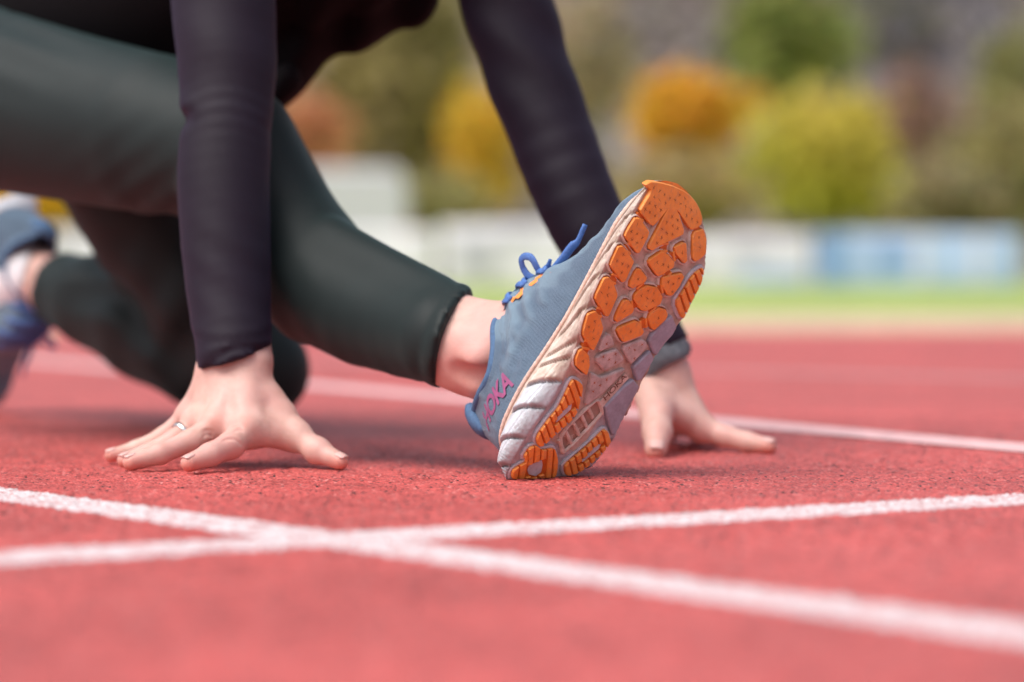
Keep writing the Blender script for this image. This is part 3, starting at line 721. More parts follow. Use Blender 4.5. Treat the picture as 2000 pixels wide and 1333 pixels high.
# tight horizontal creases in the elbow, a pinch on its outer side, ruched cuff
z = g[2]; x = g[0]
dz = z - ex[2]; arc = dz + 9.0 * (x - ex[0])**2
mask = np.exp(-(((x - ex[0]) / .06)**2 + ((g[1] - ex[1]) / .06)**2))
crease += (.0006 * np.sin(arc * 2 * math.pi / .014) * np.exp(-(arc / .026)**2) * mask).astype(np.float32)
pin = P(357, 232, 2.62); crease += (.0085 * np.exp(-(((x - pin[0]) / .010)**2 + ((g[1] - pin[1]) / .03)**2 + ((z - pin[2]) / .007)**2))).astype(np.float32)
pin = P(362, 205, 2.62); crease -= (.0030 * np.exp(-(((x - pin[0]) / .014)**2 + ((g[1] - pin[1]) / .03)**2 + ((z - pin[2]) / .010)**2))).astype(np.float32)
pin = P(540, 255, 2.62); crease += (.003 * np.exp(-(((x - pin[0]) / .012)**2 + ((g[1] - pin[1]) / .03)**2 + ((z - pin[2]) / .012)**2))).astype(np.float32)
for yy, amp, wd, bend in ((655, -.0010, .0040, 2.0), (664, .0013, .0028, 1.0), (672, -.0016, .0036, -2.0), (682, .0030, .0034, -4.5), (693, -.0012, .0040, -7.0)):
    c = P(462, yy, 2.53); a_ = z - c[2] - bend * (x - c[0])**2 * 3 + (x - c[0]) * (-.10 if yy < 680 else -.28)
    crease += (amp * np.exp(-(a_ / wd)**2) * np.exp(-((x - c[0]) / .05)**2) * (g[0] < -.1)).astype(np.float32)
ripple(P(1090, 320, 2.78), .0008, .03, .06, (-.35, .1, .93)); ripple(P(1010, 60, 2.82), .002, .05, .09, (.5, .1, .8)); ripple(P(447, 60, 2.62), .0010, .06, .07, (.4, 0, .9))
ripple(P(445, 520, 2.55), .0006, .03, .05, (.5, 0, .85))
FA.D += crease
FA.plane(P(458, 703, 2.535), np.array((.32, .15, -1.0)), .085)
FA.plane(P(1288, 690, 2.775), P(1296, 705, 2.775) - P(1240, 600, 2.78) + np.array((0, 0, 0)), .085)
Vj, Qj = FJ.polygons(2)
top = adopt(mesh_np('long_sleeve_top', Vj, Qj, M['shirt'])); top['label'] = 'black body of the long sleeved top'
sl_v, sl_q = FA.polygons(2)
for near_arm in (True, False):
    keep = (sl_v[sl_q][:, :, 0].mean(1) < -.135) == near_arm; qq_ = sl_q[keep]; ids, inv = np.unique(qq_, return_inverse=True)
    o = mesh_np('sleeve', sl_v[ids], inv.reshape(-1, 4), M['jacket'], top); o['label'] = 'tight plum sleeve on the near arm' if near_arm else 'tight plum sleeve on the far arm'
# grey band on the far wrist
c = P(1279, 690, 2.775); axd = P(1300, 712, 2.775) - P(1268, 655, 2.775); axd = axd / np.linalg.norm(axd)
prof = [(-.019, .0305), (-.015, .0325), (-.004, .0335), (.008, .0340), (.014, .0332), (.0165, .0310), (.016, .026), (-.018, .027)]
e1 = np.cross(axd, (0, 1, 0)); e1 /= np.linalg.norm(e1); e2 = np.cross(axd, e1); V, Fc = [], []
for i in range(48):
    an = 2 * math.pi * i / 48; d = e1 * math.cos(an) + e2 * math.sin(an)
    for (s_, r_) in prof: V.append(c + axd * (s_ + .0012 * math.sin(an * 3)) + d * (r_ + .0008 * math.sin(an * 5 + s_ * 200)))
n1 = len(prof)
for i in range(48):
    for k in range(n1): Fc.append((i * n1 + k, ((i + 1) % 48) * n1 + k, ((i + 1) % 48) * n1 + (k + 1) % n1, i * n1 + (k + 1) % n1))
wb = adopt(mesh_py('wristband', V, Fc, M['band'], None, True)); wb['label'] = 'grey band on the far wrist'
# hair, tied back
FH = Field(head - .17, head + .17, .006)
FH.ellip(head + np.array((-.004, .016, .028)), (.084, .092, .095), .02); FH.cone(head + np.array((-.01, .09, .06)), head + np.array((.02, .12, -.06)), .032, .012, .02)
FH.cone(head + np.array((.03, -.10, -.02)), head + np.array((.02, -.07, -.03)), .055, .07, .02, cut=True)
adopt(mesh_np('hair', *FH.polygons(2), M['hair']))
LUG = {
  'cap': [(260.4,35.4),(263.9,30.3),(266.6,21.5),(268.8,11.5),(271.0,-0.9),(271.9,-12.8),(271.3,-23.0),(268.9,-31.7),(265.4,-38.5),(260.7,-43.7),(256.5,-44.9),(252.0,-41.3),(248.0,-34.7),(249.2,-29.7),(252.3,-21.6),(255.4,-13.6),(256.0,-8.9),(253.2,2.0),(249.0,4.4),(240.9,8.7),(234.3,13.3),(234.4,17.7),(237.8,30.3),(240.1,33.1),(246.9,30.5),(254.5,27.5),(259.1,27.3),(259.8,32.4)],
  'tri': [(252.7,0.6),(255.8,-7.3),(252.2,-13.9),(243.5,-24.7),(240.5,-25.6),(236.6,-20.5),(224.2,-4.5),(216.1,3.5),(215.7,7.5),(217.3,8.6),(225.4,7.1),(242.8,3.6)],
  'l1': [(230.9,36.6),(232.6,31.7),(227.1,15.7),(223.8,15.3),(209.0,17.1),(207.8,19.5),(214.7,40.1),(218.1,40.2),(225.5,38.3)],
  'l2': [(203.6,42.1),(205.7,38.3),(199.6,19.0),(197.6,18.6),(182.2,17.3),(180.8,19.4),(187.8,40.8),(191.7,41.7)],
  'c1': [(226.9,-21.6),(233.6,-29.9),(233.9,-33.6),(222.3,-41.5),(219.9,-39.7),(221.6,-33.6),(223.6,-25.8)],
  'c2': [(205.5,2.8),(217.1,-7.8),(218.7,-12.3),(215.3,-27.7),(212.1,-28.7),(200.2,-17.4),(199.8,-14.4)],
  'c3': [(194.7,10.3),(196.2,7.2),(193.0,-4.5),(190.3,-5.0),(180.6,4.6),(180.4,8.2),(184.7,10.0)],
  'r1': [(246.8,-39.8),(252.2,-49.6),(246.5,-56.2),(236.1,-61.0),(230.7,-57.3),(226.1,-52.1),(227.5,-48.4),(242.1,-39.8)],
  'c4': [(199.8,-22.8),(204.7,-32.4),(210.0,-42.0),(208.9,-45.9),(199.4,-45.2),(191.2,-42.7),(189.6,-38.4),(194.0,-26.6)],
  'c5': [(181.4,-4.4),(187.0,-10.8),(189.4,-22.0),(185.4,-32.9),(179.3,-34.4),(169.2,-22.8),(167.9,-17.2),(172.5,-3.9),(175.6,-2.5)],
  'c6': [(166.8,6.7),(168.9,1.9),(164.7,-8.4),(162.0,-8.9),(149.7,1.8),(150.4,5.0),(158.5,6.6)],
  'c7': [(168.2,-30.1),(175.6,-36.3),(176.7,-44.3),(174.4,-48.9),(170.2,-49.5),(158.4,-43.4),(158.5,-39.5),(164.1,-30.7)],
  'c8': [(145.0,-4.0),(156.4,-17.7),(156.5,-21.9),(152.2,-32.4),(149.2,-32.1),(138.3,-17.9),(137.7,-15.1),(142.8,-4.1)],
  'l3': [(175.4,39.9),(177.5,36.2),(175.9,29.8),(168.8,17.8),(166.3,16.9),(150.4,15.1),(149.5,17.6),(157.9,37.8),(161.0,39.2)],
  'l4': [(143.2,36.9),(147.8,31.1),(145.6,24.1),(138.5,13.9),(131.9,12.4),(119.9,11.5),(119.6,14.4),(126.4,29.7),(129.8,32.3)],
  'l5': [(112.8,25.5),(114.9,23.5),(112.7,13.4),(106.2,7.3),(98.4,4.7),(101.5,20.5),(106.7,24.4)],
  'f1': [(136.8,4.6),(137.2,-0.5),(132.3,-9.1),(130.1,-9.2),(120.5,1.4),(121.1,4.0),(131.1,6.5)],
  'f2': [(118.8,0.1),(129.3,-15.2),(124.6,-28.7),(121.7,-28.8),(107.0,-14.3),(111.5,0.3),(114.5,2.1)],
  'f3': [(134.3,-21.0),(146.4,-36.5),(145.9,-43.4),(142.4,-47.9),(123.5,-40.3),(123.8,-36.9),(130.3,-22.0)],
  'f4': [(100.9,-0.5),(102.1,-5.8),(101.7,-13.2),(117.7,-34.8),(115.3,-36.7),(90.1,-25.7),(80.5,-18.9),(75.5,-14.9),(76.0,-12.7),(93.0,-5.7)],
  'r2': [(214.9,-56.6),(223.9,-64.3),(222.3,-67.6),(211.3,-70.3),(196.3,-68.8),(178.6,-70.6),(177.9,-66.7),(186.9,-51.1),(195.0,-53.0)],
  'g1': [(176.1,-55.8),(169.0,-68.8),(161.5,-68.6),(151.2,-64.6),(139.5,-62.8),(140.0,-58.0),(146.8,-46.0),(151.5,-44.5),(166.4,-49.2)],
  'g2': [(141.0,-52.4),(136.1,-62.2),(115.6,-60.1),(112.9,-56.4),(120.2,-44.8),(123.3,-43.8)],
  'g3': [(112.8,-51.0),(109.2,-62.1),(94.4,-62.2),(62.9,-62.9),(62.6,-59.8),(74.1,-43.3),(81.6,-35.2),(103.7,-43.9)],
  'h1': [(89.8,15.6),(90.6,9.0),(88.8,1.7),(82.0,-1.9),(66.5,-7.5),(57.0,-5.3),(44.2,2.7),(28.5,9.6),(27.1,13.6),(31.5,20.5),(37.9,21.6),(54.9,18.2),(61.8,15.1),(74.6,15.5),(85.8,16.7)],
  'h2': [(12.8,21.0),(22.7,22.0),(26.9,16.4),(26.2,11.7),(25.5,7.0),(31.1,-2.7),(30.2,-6.6),(23.9,-15.3),(14.7,-22.9),(8.5,-25.9),(2.6,-16.3),(-7.6,9.1),(-6.8,16.2),(-1.1,21.3),(4.7,19.0),(13.5,12.4)],
  'hole': [(4.9,7.0),(9.3,8.3),(17.9,-0.0),(14.0,-4.8),(8.1,-8.5),(2.8,-6.6),(1.9,1.7)],
  'slit1': [(71.7,2.8),(66.8,0.1),(61.7,2.5),(50.8,8.8),(56.3,9.8),(66.3,6.0)],
  'slit3': [(51.6,-53.2),(46.6,-53.8),(30.7,-44.3),(30.7,-42.1),(38.6,-45.1),(47.0,-48.2)],
  'h3': [(64.1,-48.8),(63.2,-52.8),(58.0,-61.7),(50.6,-61.6),(32.3,-53.6),(20.4,-46.1),(14.1,-37.2),(17.5,-30.8),(22.3,-26.3),(33.5,-32.3),(46.5,-39.9),(61.8,-46.3)],
  'recess': [(44.7,-3.2),(82.3,-21.9),(84.6,-26.5),(77.9,-37.1),(74.1,-38.9),(29.4,-19.9),(30.9,-15.5)],
  'out': [(-10.2,19.9),(5.3,26.2),(18.7,28.9),(34.8,30.7),(52.0,27.0),(61.1,24.2),(74.4,23.3),(89.9,24.1),(106.3,25.5),(125.3,32.6),(142.5,38.1),(158.1,41.1),(174.1,43.1),(185.0,43.2),(199.9,44.0),(212.9,43.8),(226.0,41.4),(237.7,37.3),(249.2,34.5),(257.4,30.9),(265.8,24.1),(272.7,5.5),(274.0,-19.9),(267.6,-38.5),(255.0,-52.5),(238.7,-63.4),(224.9,-69.7),(202.4,-72.8),(177.4,-71.6),(167.0,-70.2),(152.8,-67.5),(138.6,-62.4),(115.3,-63.3),(93.9,-65.5),(63.4,-63.1),(53.1,-61.8),(32.5,-56.7),(19.0,-47.5),(6.9,-34.6),(-3.9,-7.6)],
}

# ---------------------------------------------------------------- the shoes (shoe space: u heel to toe, v towards the outer side, w up from the ground contact; millimetres)
AX = np.array((.46795, 0., .88375)); NX = np.array((.62499, -.70699, -.33099)); VX = np.array((-.62483, -.70723, .33079))
H0 = P(1040, 938, 2.373) + np.array((0, 0, .0008))
SHOE = Matrix(((AX[0], -VX[0], -NX[0], H0[0]), (AX[1], -VX[1], -NX[1], H0[1]), (AX[2], -VX[2], -NX[2], H0[2]), (0, 0, 0, 1)))
SINV = np.array(SHOE.inverted())
shoe = empty('running_shoe'); adopt(shoe); shoe.matrix_world = SHOE
shoe.parent = person; shoe.matrix_parent_inverse = Matrix.Translation((.2, -2.75, 0)); shoe.matrix_basis = SHOE
shoe['label'] = 'blue grey running shoe with lifted sole showing orange rubber lugs'
def S(u, v, w):
    """shoe millimetres to local metres; the heel flattens against the ground"""
    u, v, w = [np.asarray(q, float) / 1000 for q in (u, v, w)]
    z = H0[2] + AX[2] * u + VX[2] * v - NX[2] * w
    u = u + np.maximum(0, .0006 - z) / AX[2]
    return np.stack(np.broadcast_arrays(u, -v, w), -1)
def loc(p): return (SINV @ np.r_[np.asarray(p), 1])[:3]          # world to shoe space
def rock(u):
    u = np.asarray(u, float); return 16 * (np.maximum(0, u - 190) / 80)**2 + 10 * (np.maximum(0, 45 - u) / 55)**2
# tables of the two outlines: ground contact (B) and the seam with the upper (T)
out = LUG['out']; left = [(-11.5, 8.0)] + out[:21] + [(275.5, -7)]; right = [(-11.5, 8.0)] + [out[-1]] + out[22:39][::-1] + [(275.5, -7)]
right = [(-11.5, 8.), (-9.5, 0.), (-4., -12), (6.9, -34.6), (19, -47.5), (32.5, -56.7), (53.1, -61.8), (63.4, -63.1), (93.9, -64.5), (115.3, -63.3), (138.6, -63.), (152.8, -66.5), (177.4, -71.), (202.4, -72.8), (224.9, -69.7), (238.7, -63.4), (255, -52.5), (267.6, -38.5), (274, -19.9), (275.5, -7)]
left = [(-11.5, 8.), (-10.5, 17.), (-4, 22.5), (5.3, 26.2), (18.7, 28.9), (34.8, 30.), (52, 27.), (74.4, 23.6), (89.9, 24.1), (106.3, 26.5), (125.3, 32.6), (142.5, 38.1), (158.1, 41.1), (174.1, 43.1), (199.9, 44.), (212.9, 43.), (226, 41.), (237.7, 38.), (249.2, 34.5), (257.4, 30.5), (265.8, 24.1), (272.7, 7.), (275.5, -7)]
tl = [(4, -15), (5.2, -4), (8, 4), (13.7, 13), (22, 19.5), (35, 24.), (66, 27), (110, 24), (163, 22.5), (216, 23), (240, 18.5), (254, 10), (262, 1), (265.5, -7), (267, -14)]
trr = [(4, -15), (5.2, -27), (8, -37), (13.7, -46), (22, -52), (35, -57.), (66, -61), (110, -58), (163, -62), (216, -62.), (240, -54), (254, -43), (262, -31), (265.5, -22), (267, -14)]
def tab(t): return [q[0] for q in t], [q[1] for q in t]
def stack_w(u): return 30 + 9 * np.clip(1 - np.asarray(u, float) / 130, 0, 1) + rock(u) * .12 * (np.asarray(u) > 190)
K = 220
sk = (1 - np.cos(np.linspace(0, math.pi, K))) / 2
uB = -11.5 + (275.5 + 11.5) * sk; uT = 4 + 263 * sk
vBL, vBR = pchip(*tab(left), uB), pchip(*tab(right), uB); vTL, vTR = pchip(*tab(tl), uT), pchip(*tab(trr), uT)
wT = stack_w(uT); wB = rock(uB)
# midsole: side walls with stepped scallops, bottom with a worn foam skin
rows = []
nq, nb = 46, 60
q = np.linspace(0, 1, nq)[:, None]
_c = {k_: np.mean(LUG[k_], 0)[0] for k_ in LUG}
teeth = np.array([-30, 2, 28, 58, 84, 107, (_c['l5'] + _c['l4']) / 2, (_c['l4'] + _c['l3']) / 2, (_c['l3'] + _c['l2']) / 2, (_c['l2'] + _c['l1']) / 2, _c['l1'] + 14, 262, 285, 330.])
dark_tones = []
def wall(uTs, vTs, uBs, vBs, sgn):
    uu = uTs * (1 - q) + uBs * q; end = np.clip(np.minimum(sk, 1 - sk) / .02, 0, 1)
    vv = vTs * (1 - q) + vBs * q; ww = wT * (1 - q) + wB * q
    bul = np.interp(uu, [0, 60, 95, 140, 270], [7.5, 8.5, 6, 3.5, 2.0]) * np.sin(math.pi * np.clip(q, 0, 1)**1.6)
    c = uu + np.interp(uu, [0, 80, 125], [18, 22, 46]) * (1 - q); k = np.clip(np.searchsorted(teeth, c) - 1, 0, len(teeth) - 2); fr = (c - teeth[k]) / (teeth[k + 1] - teeth[k])
    amp = np.interp(uu, [0, 85, 100, 260], [4.6, 4.4, 3.4, 2.4]) * np.clip((q - .10) / .15, 0, 1) * np.clip((1.02 - q) / .12, 0, 1)
    saw = amp * (np.clip((1 - fr), 0, 1) * .9 + .1 - 1.3 * np.exp(-((fr) / .05)**2) - 1.0 * np.exp(-((1 - fr) / .035)**2))
    band = 1.5 * np.exp(-((q - .70) / .02)**2) * (uu < 95) + .5 * (np.sin(uu * 2 * math.pi / 2.3 + 9 * q) + rng.normal(size=uu.shape) * .6) * np.clip((q - .70) / .06, 0, 1)
    # lower edge ribbed and darker, chamfered
    off = (bul + saw - band) * end
    dark_tones.append(np.clip(.85 * np.exp(-(fr / .07)**2) + .7 * np.exp(-((1 - fr) / .05)**2) + .35 * np.clip((q - .72) / .1, 0, 1) * (uu < 300), 0, 1) * np.clip((q - .08) / .1, 0, 1))  # darker colour along the grooves and towards the lower edge
    return uu, vv + sgn * off, ww
uL, vL, wL = wall(uT, vTL, uB, vBL, 1); uR, vR, wR = wall(uT, vTR, uB, vBR, -1)
t = np.linspace(0, 1, nb)[1:-1, None]
uM = np.broadcast_to(uB, (nb - 2, K)); vM = vBL * (1 - t) + vBR * t
nzb = rng.normal(size=(nb - 2, K)); 
for _ in range(2): nzb = (nzb + np.roll(nzb, 1, 0) + np.roll(nzb, -1, 0) + np.roll(nzb, 1, 1) + np.roll(nzb, -1, 1)) / 5
wM = wB + np.clip(np.minimum(t, 1 - t) / .06, 0, 1) * (1.6 + nzb * .7) * np.clip(np.minimum(sk, 1 - sk) / .03, 0, 1)
U = np.concatenate([uL, uM, uR[::-1]]); Vv = np.concatenate([vL, vM, vR[::-1]]); W = np.concatenate([wL, wM, wR[::-1]])
mid = mesh_np('midsole', S(U, Vv, W).reshape(-1, 3), grid_faces(U.shape[0], K), [M['foam_pink'], M['foam_grey'], M['pod']], shoe)
gb = np.clip(.40 + .30 * nzb, 0, .8) * np.ones((nb - 2, K)); point_attr(mid, 'dark_tone', np.concatenate([dark_tones[0], gb, dark_tones[1][::-1]]))
fi_ = (np.arange(U.shape[0] - 1)[:, None] + 0 * np.arange(K - 1)[None]); fu = U[:-1, :-1]; fq = np.minimum(fi_ / (nq - 1), 1.0)
slot = np.zeros(fu.shape, int)
side_l = fi_ < nq; side_r = fi_ > nq + nb - 4; bot = ~(side_l | side_r)
c_ = fu + 20 - 20 * np.where(side_l, fq, np.where(side_r, (U.shape[0] - 1 - fi_) / (nq - 1), 1))
slot[(c_ < 84) & ~bot & (np.where(side_l, fq, 1 - fq * 0) > .13)] = 1
slot[bot & (fu < 34)] = 1; slot[bot & (fu < 92) & (Vv[:-1, :-1] < -38)] = 1; slot[bot & (fu < 88) & (Vv[:-1, :-1] > 5)] = 1
slot[(fu > 262) & (Vv[:-1, :-1] < 14)] = 3; mid.data.materials.append(M['rubber'])
mid.data.polygons.foreach_set('material_index', slot.ravel())
# top of the midsole under the foot
uu = uT; V = S(np.stack([uu, uu]), np.stack([vTL, vTR]), np.stack([wT, wT]) - 1).reshape(-1, 3); mesh_np('insole', V, grid_faces(2, K), M['foam_pink'], shoe)
# braided piping along the seam
seam = np.concatenate([S(uT, vTL + 1.0, wT + .6), S(uT, vTR - 1.0, wT + .6)[::-1][1:-1]])
tw = np.arange(len(seam)); sd = np.r_[0, np.cumsum(np.linalg.norm(np.diff(seam, axis=0), axis=1))]; nn = 420
ss = np.linspace(0, sd[-1], nn, endpoint=False); sp = np.stack([np.interp(ss, sd, seam[:, k]) for k in range(3)], 1)
tube('piping', sp, .0017 + .00015 * np.sin(ss * 2 * math.pi / .0050), M['cord'], shoe, 8, closed=True)

# upper: arched sections from seam to seam, open at the collar
PE = 2.5
Mtab = ([100, 112, 139, 158, 172, 184, 198, 213, 237, 252, 260, 267], [131, 128, 117, 101, 86, 76, 70, 64, 59, 50, 42, 26])
UC = 114.0
def sect(u):
    u = np.asarray(u, float); L_, R__ = pchip(*tab(tl), u), pchip(*tab(trr), u); a = (L_ - R__) / 2; vc = (L_ + R__) / 2; st = stack_w(u)
    m = pchip(*Mtab, u); qq = PE / (PE - 1)
    Hs = np.maximum(np.maximum(m - vc - st, a + .5)**qq - a**qq, 1)**(1 / qq)
    Hh = np.interp(u, [0, 60, UC], [150, 125, 88]); k = np.clip((u - 100) / 30, 0, 1); k = k * k * (3 - 2 * k)
    return vc, a, st, Hh * (1 - k) + Hs * k
def collar_w(u): return pchip([0, 12, 25, 42, 58, 76, 98, UC], [106, 104, 98, 87, 81, 88, 111, 132], u)
def surf(u, th, off=0.0):
    """point on the upper: th 0 = outer seam, pi = inner seam"""
    vc, a, st, H = sect(u); c, s = np.cos(th), np.abs(np.sin(th))
    v = vc + np.sign(c) * a * np.abs(c)**(2 / PE); w = st + H * s**(2 / PE)
    v = v + off * np.sign(c) * np.abs(c)**.8; w = w + off * s
    lean = np.interp(u, [0, 15, 25, 42, 58, 76, 105], [.75, .68, .58, .34, .2, .12, 0]) * np.clip((w - 45) / 55, 0, 1); v = v - (v - vc) * lean
    back = np.clip((40 - np.asarray(u)) / 36, 0, 1) * .17 * np.clip(w - 45, 0, 80)
    return u + back, v, w
nt = 40; ends = []
vc, a, st, H = sect(uT)
cw = collar_w(np.minimum(uT, UC)); te = np.where(uT < UC, np.arcsin(np.clip((np.clip(cw - st, 1, None) / H), 0, 1)**(PE / 2)), math.pi / 2)
te = np.where(te > math.pi / 2 - .02, math.pi / 2, te)
for k_ in range(3): te = np.where((uT > 85) & (uT < 135), (te + np.r_[te[1:], te[-1]] + np.r_[te[0], te[:-1]]) / 3, te)
tt = np.linspace(0, 1, nt)[:, None]
nzu = rng.normal(size=(nt, K))
for _ in range(6): nzu = (nzu + np.roll(nzu, 1, 0) + np.roll(nzu, -1, 0) + np.roll(nzu, 1, 1) + np.roll(nzu, -1, 1)) / 5
def overlays(u, th):
    """raised moulded ribs of the knit"""
    d = 0
    for (u0, t0, u1, t1, wd, am) in ((100, .35, 128, .95, .05, 1.0), (118, .30, 146, .85, .05, 1.0), (135, .28, 166, .8, .05, .9), (60, .45, 98, .9, .05, 1.0), (40, .3, 80, .55, .05, .9), (84, .22, 104, .5, .04, .8), (70, .18, 112, .30, .04, .7)):
        du, dt = (u1 - u0) / 60, t1 - t0; L2 = du * du + dt * dt; x, y = (u - u0) / 60, th - t0
        k_ = np.clip((x * du + y * dt) / L2, 0, 1); d = d + 2.2 * am * np.exp(-(((x - k_ * du)**2 + (y - k_ * dt)**2) / wd**2))
    return d
parts = []; film = []
for sgn in (0, 1):
    th = te * tt; uu = np.broadcast_to(uT, th.shape)
    pad = 2.2 * np.exp(-((tt - .93) / .10)**2) * np.clip((118 - uu) / 20, 0, 1)
    ov = overlays(uu, th) if sgn == 0 else 0
    fl = np.clip((th - .42 - .10 * np.sin(uu / 9) - .06 * np.sin(uu / 3.1) + (uu - 120) * .0012) / .10, 0, 1) * np.clip((uu - 70) / 20, 0, 1); film.append(np.clip(fl * .75 + (overlays(uu, th) * .30), 0, 1).ravel())
    U_, V_, W_ = surf(uu, th if sgn == 0 else math.pi - th, nzu * 2.0 * np.sin(math.pi * tt)**.5 + pad + ov)
    parts.append((S(U_, V_, W_).reshape(-1, 3), grid_faces(nt, K) if sgn == 0 else grid_faces(nt, K)[:, ::-1]))
V, Q = join_vq(parts); up = mesh_np('upper', V, Q, M['knit'], shoe); point_attr(up, 'film', np.concatenate(film))
md = up.modifiers.new('s', 'SOLIDIFY'); md.thickness = .0022; md.offset = 0
# rolled collar edge
ue = np.r_[np.linspace(UC - 1, 4.0, 60)]; ce = np.arcsin(np.clip((collar_w(ue) - sect(ue)[2]) / sect(ue)[3], 0, 1)**(PE / 2))
A_ = S(*surf(ue, ce, .6)); B_ = S(*surf(ue[::-1], math.pi - ce[::-1], .6))
tube('collar', np.concatenate([A_, B_[1:]]), .0040, M['lining'], shoe, 10)
# padded heel tab
tabp = [S(14, -15, 80), S(17, -14, 95), S(22, -11, 108), S(26, -8, 115)]
tube('heel_tab', spline(tabp, 10), np.array([.010, .0125, .014, .0145, .0145, .014, .0132, .012, .0095, .005]), M['lining'], shoe, 16, .62, (1, 0, 0))
# tongue
ug = np.linspace(UC - 14, 165, 26); tg = np.linspace(.98, math.pi - .98, 14)
UG, TG = np.meshgrid(ug, tg, indexing='ij'); hi = np.clip((112 - UG) / 14, 0, 1) * 5
u_, v_, w_ = surf(np.maximum(UG, UC + 1), TG, 1.8); mesh_np('tongue', S(u_ + (UG - np.maximum(UG, UC + 1)), v_, w_ + hi * .6).reshape(-1, 3), grid_faces(26, 14), M['lining'], shoe)
# laces across the throat
for i, ul in enumerate((118, 127, 136, 145, 154, 163)):
    t0 = .80 - .02 * i; ts = np.linspace(t0, math.pi - t0, 22); sl = np.linspace(-4, 6, 22) * (1 if i % 2 else -1)
    p = S(*surf(ul + sl, ts, 3.4 + .0 * ts)); tube('lace', p, .0034, M['lace'], shoe, 8, .5, (.1, 0, 1))
# orange strip along the eyelets
us = np.linspace(119, 160, 40); 
def strip(t_lo, t_hi, off, mat, name):
    V = []
    for k_, tv in enumerate(np.linspace(0, 1, 5)):
        th_ = t_lo + (t_hi - t_lo) * tv; V.append(S(*surf(us, th_, off + .5 * math.sin(math.pi * tv))))
    return mesh_np(name, np.stack(V).reshape(-1, 3), grid_faces(5, 40)[:, ::-1], mat, shoe)
wob = .035 * np.sign(np.sin((us - 119) / 38 * 2 * math.pi * 2.5))
strip(.70 - .002 * (us - 119) + wob, .80 - .002 * (us - 119) + wob * .8, 2.0, M['print_orange'], 'eyelet_strip')
# bow: one standing loop, a short end, a long end with its tip
Dl = 2.445
lp = spline([loc(P(1052, 549, Dl)), loc(P(1035, 541, Dl + .004)), loc(P(1021, 522, Dl + .006)), loc(P(1018, 508, Dl + .004)), loc(P(1026, 501, Dl)), loc(P(1036, 503, Dl - .004)), loc(P(1047, 520, Dl - .006)), loc(P(1056, 540, Dl - .003)), loc(P(1056, 550, Dl))], 40)
tube('lace_loop', lp, .0033, M['lace'], shoe, 10, .38, AX * 0 + np.array((.2, .95, .1)))
tube('lace_end', spline([loc(P(1058, 548, Dl)), loc(P(1068, 527, Dl - .003)), loc(P(1075, 507, Dl - .006))], 10), np.r_[[.0030] * 7, .0022, .0019, .0018], M['lace'], shoe, 10, .6)
tube('lace_end', spline([loc(P(1064, 552, Dl)), loc(P(1080, 530, Dl - .006)), loc(P(1100, 505, Dl - .012)), loc(P(1121, 478, Dl - .016)), loc(P(1127, 474, Dl - .017)), loc(P(1134, 460, Dl - .018)), loc(P(1143, 439, Dl - .019))], 26), np.r_[[.0040] * 17, .0040, .0034, .0026, [.0024] * 6], M['lace'], shoe, 12, .7)
FK = Field((-.02, -.02, -.02), (.02, .02, .02), .002); FK.ellip((0, 0, 0), (.006, .0075, .006), .001); FK.ellip((.003, .002, .004), (.005, .005, .004), .002)
Vk, Qk = FK.polygons(2); mesh_np('lace_knot', Vk + loc(P(1060, 549, Dl - .002)), Qk, M['lace'], shoe)

# ---- outsole: every lug its own piece, standing proud of the foam
def chaikin(p, n=2, r=.22):
    p = np.array(p, float)
    for _ in range(n):
        q = np.roll(p, -1, 0); p = np.stack([p * (1 - r) + q * r, p * r + q * (1 - r)], 1).reshape(-1, 2)
    return p
def area(p): return .5 * np.sum(p[:, 0] * np.roll(p[:, 1], -1) - np.roll(p[:, 0], -1) * p[:, 1])
def inset(p, d):
    e = np.roll(p, -1, 0) - p; e /= np.linalg.norm(e, axis=1)[:, None] + 1e-9; n_ = np.stack([-e[:, 1], e[:, 0]], 1) * (1 if area(p) > 0 else -1)
    m = n_ + np.roll(n_, 1, 0); m /= np.maximum(np.linalg.norm(m, axis=1)[:, None], .6); return p + m * d
def lug(name, p, h, mat, base=-2.0, bev=.6, parent=None, rnd=1, cham=.09):
    """prism on the sole: p outline (u, v), h height above the foam"""
    p = chaikin(p, rnd, cham) if rnd else np.array(p, float)
    if area(p) < 0: p = p[::-1]
    n = len(p); rings = [(p, base), (p, h - bev), (inset(p, bev * .45), h - bev * .35), (inset(p, bev * 1.2), h)]
    V = np.concatenate([S(r[:, 0], r[:, 1], rock(r[:, 0]) - hh) for r, hh in rings]); F = []
    for k_ in range(3):
        for i in range(n): j = (i + 1) % n; F.append((k_*n + i, k_*n + j, (k_+1)*n + j, (k_+1)*n + i))
    F.append(tuple(range(3*n, 4*n)))
    return mesh_py(name, V, F, mat, parent or shoe)
ORANGE = ['cap', 'tri', 'l1', 'l2', 'l3', 'l4', 'l5', 'c1', 'c2', 'c3', 'c4', 'c5', 'c6', 'c7', 'c8', 'r1']
for k_ in ORANGE:
    p = np.array(LUG[k_]); p = p if area(p) > 0 else p[::-1]; lug('lug', inset(p, -.9), 3.6, M['rubber'], rnd=1)
cen = {k_: np.mean(LUG[k_], 0) for k_ in LUG}
def clip_half(poly, nrm, d, keep=1):
    outp = []; m = len(poly)
    for i in range(m):
        a_, b_ = np.array(poly[i]), np.array(poly[(i + 1) % m]); da, db = keep * (a_ @ nrm - d), keep * (b_ @ nrm - d)
        if da >= 0: outp.append(a_)
        if da * db < 0: outp.append(a_ + (b_ - a_) * da / (da - db))
    return outp
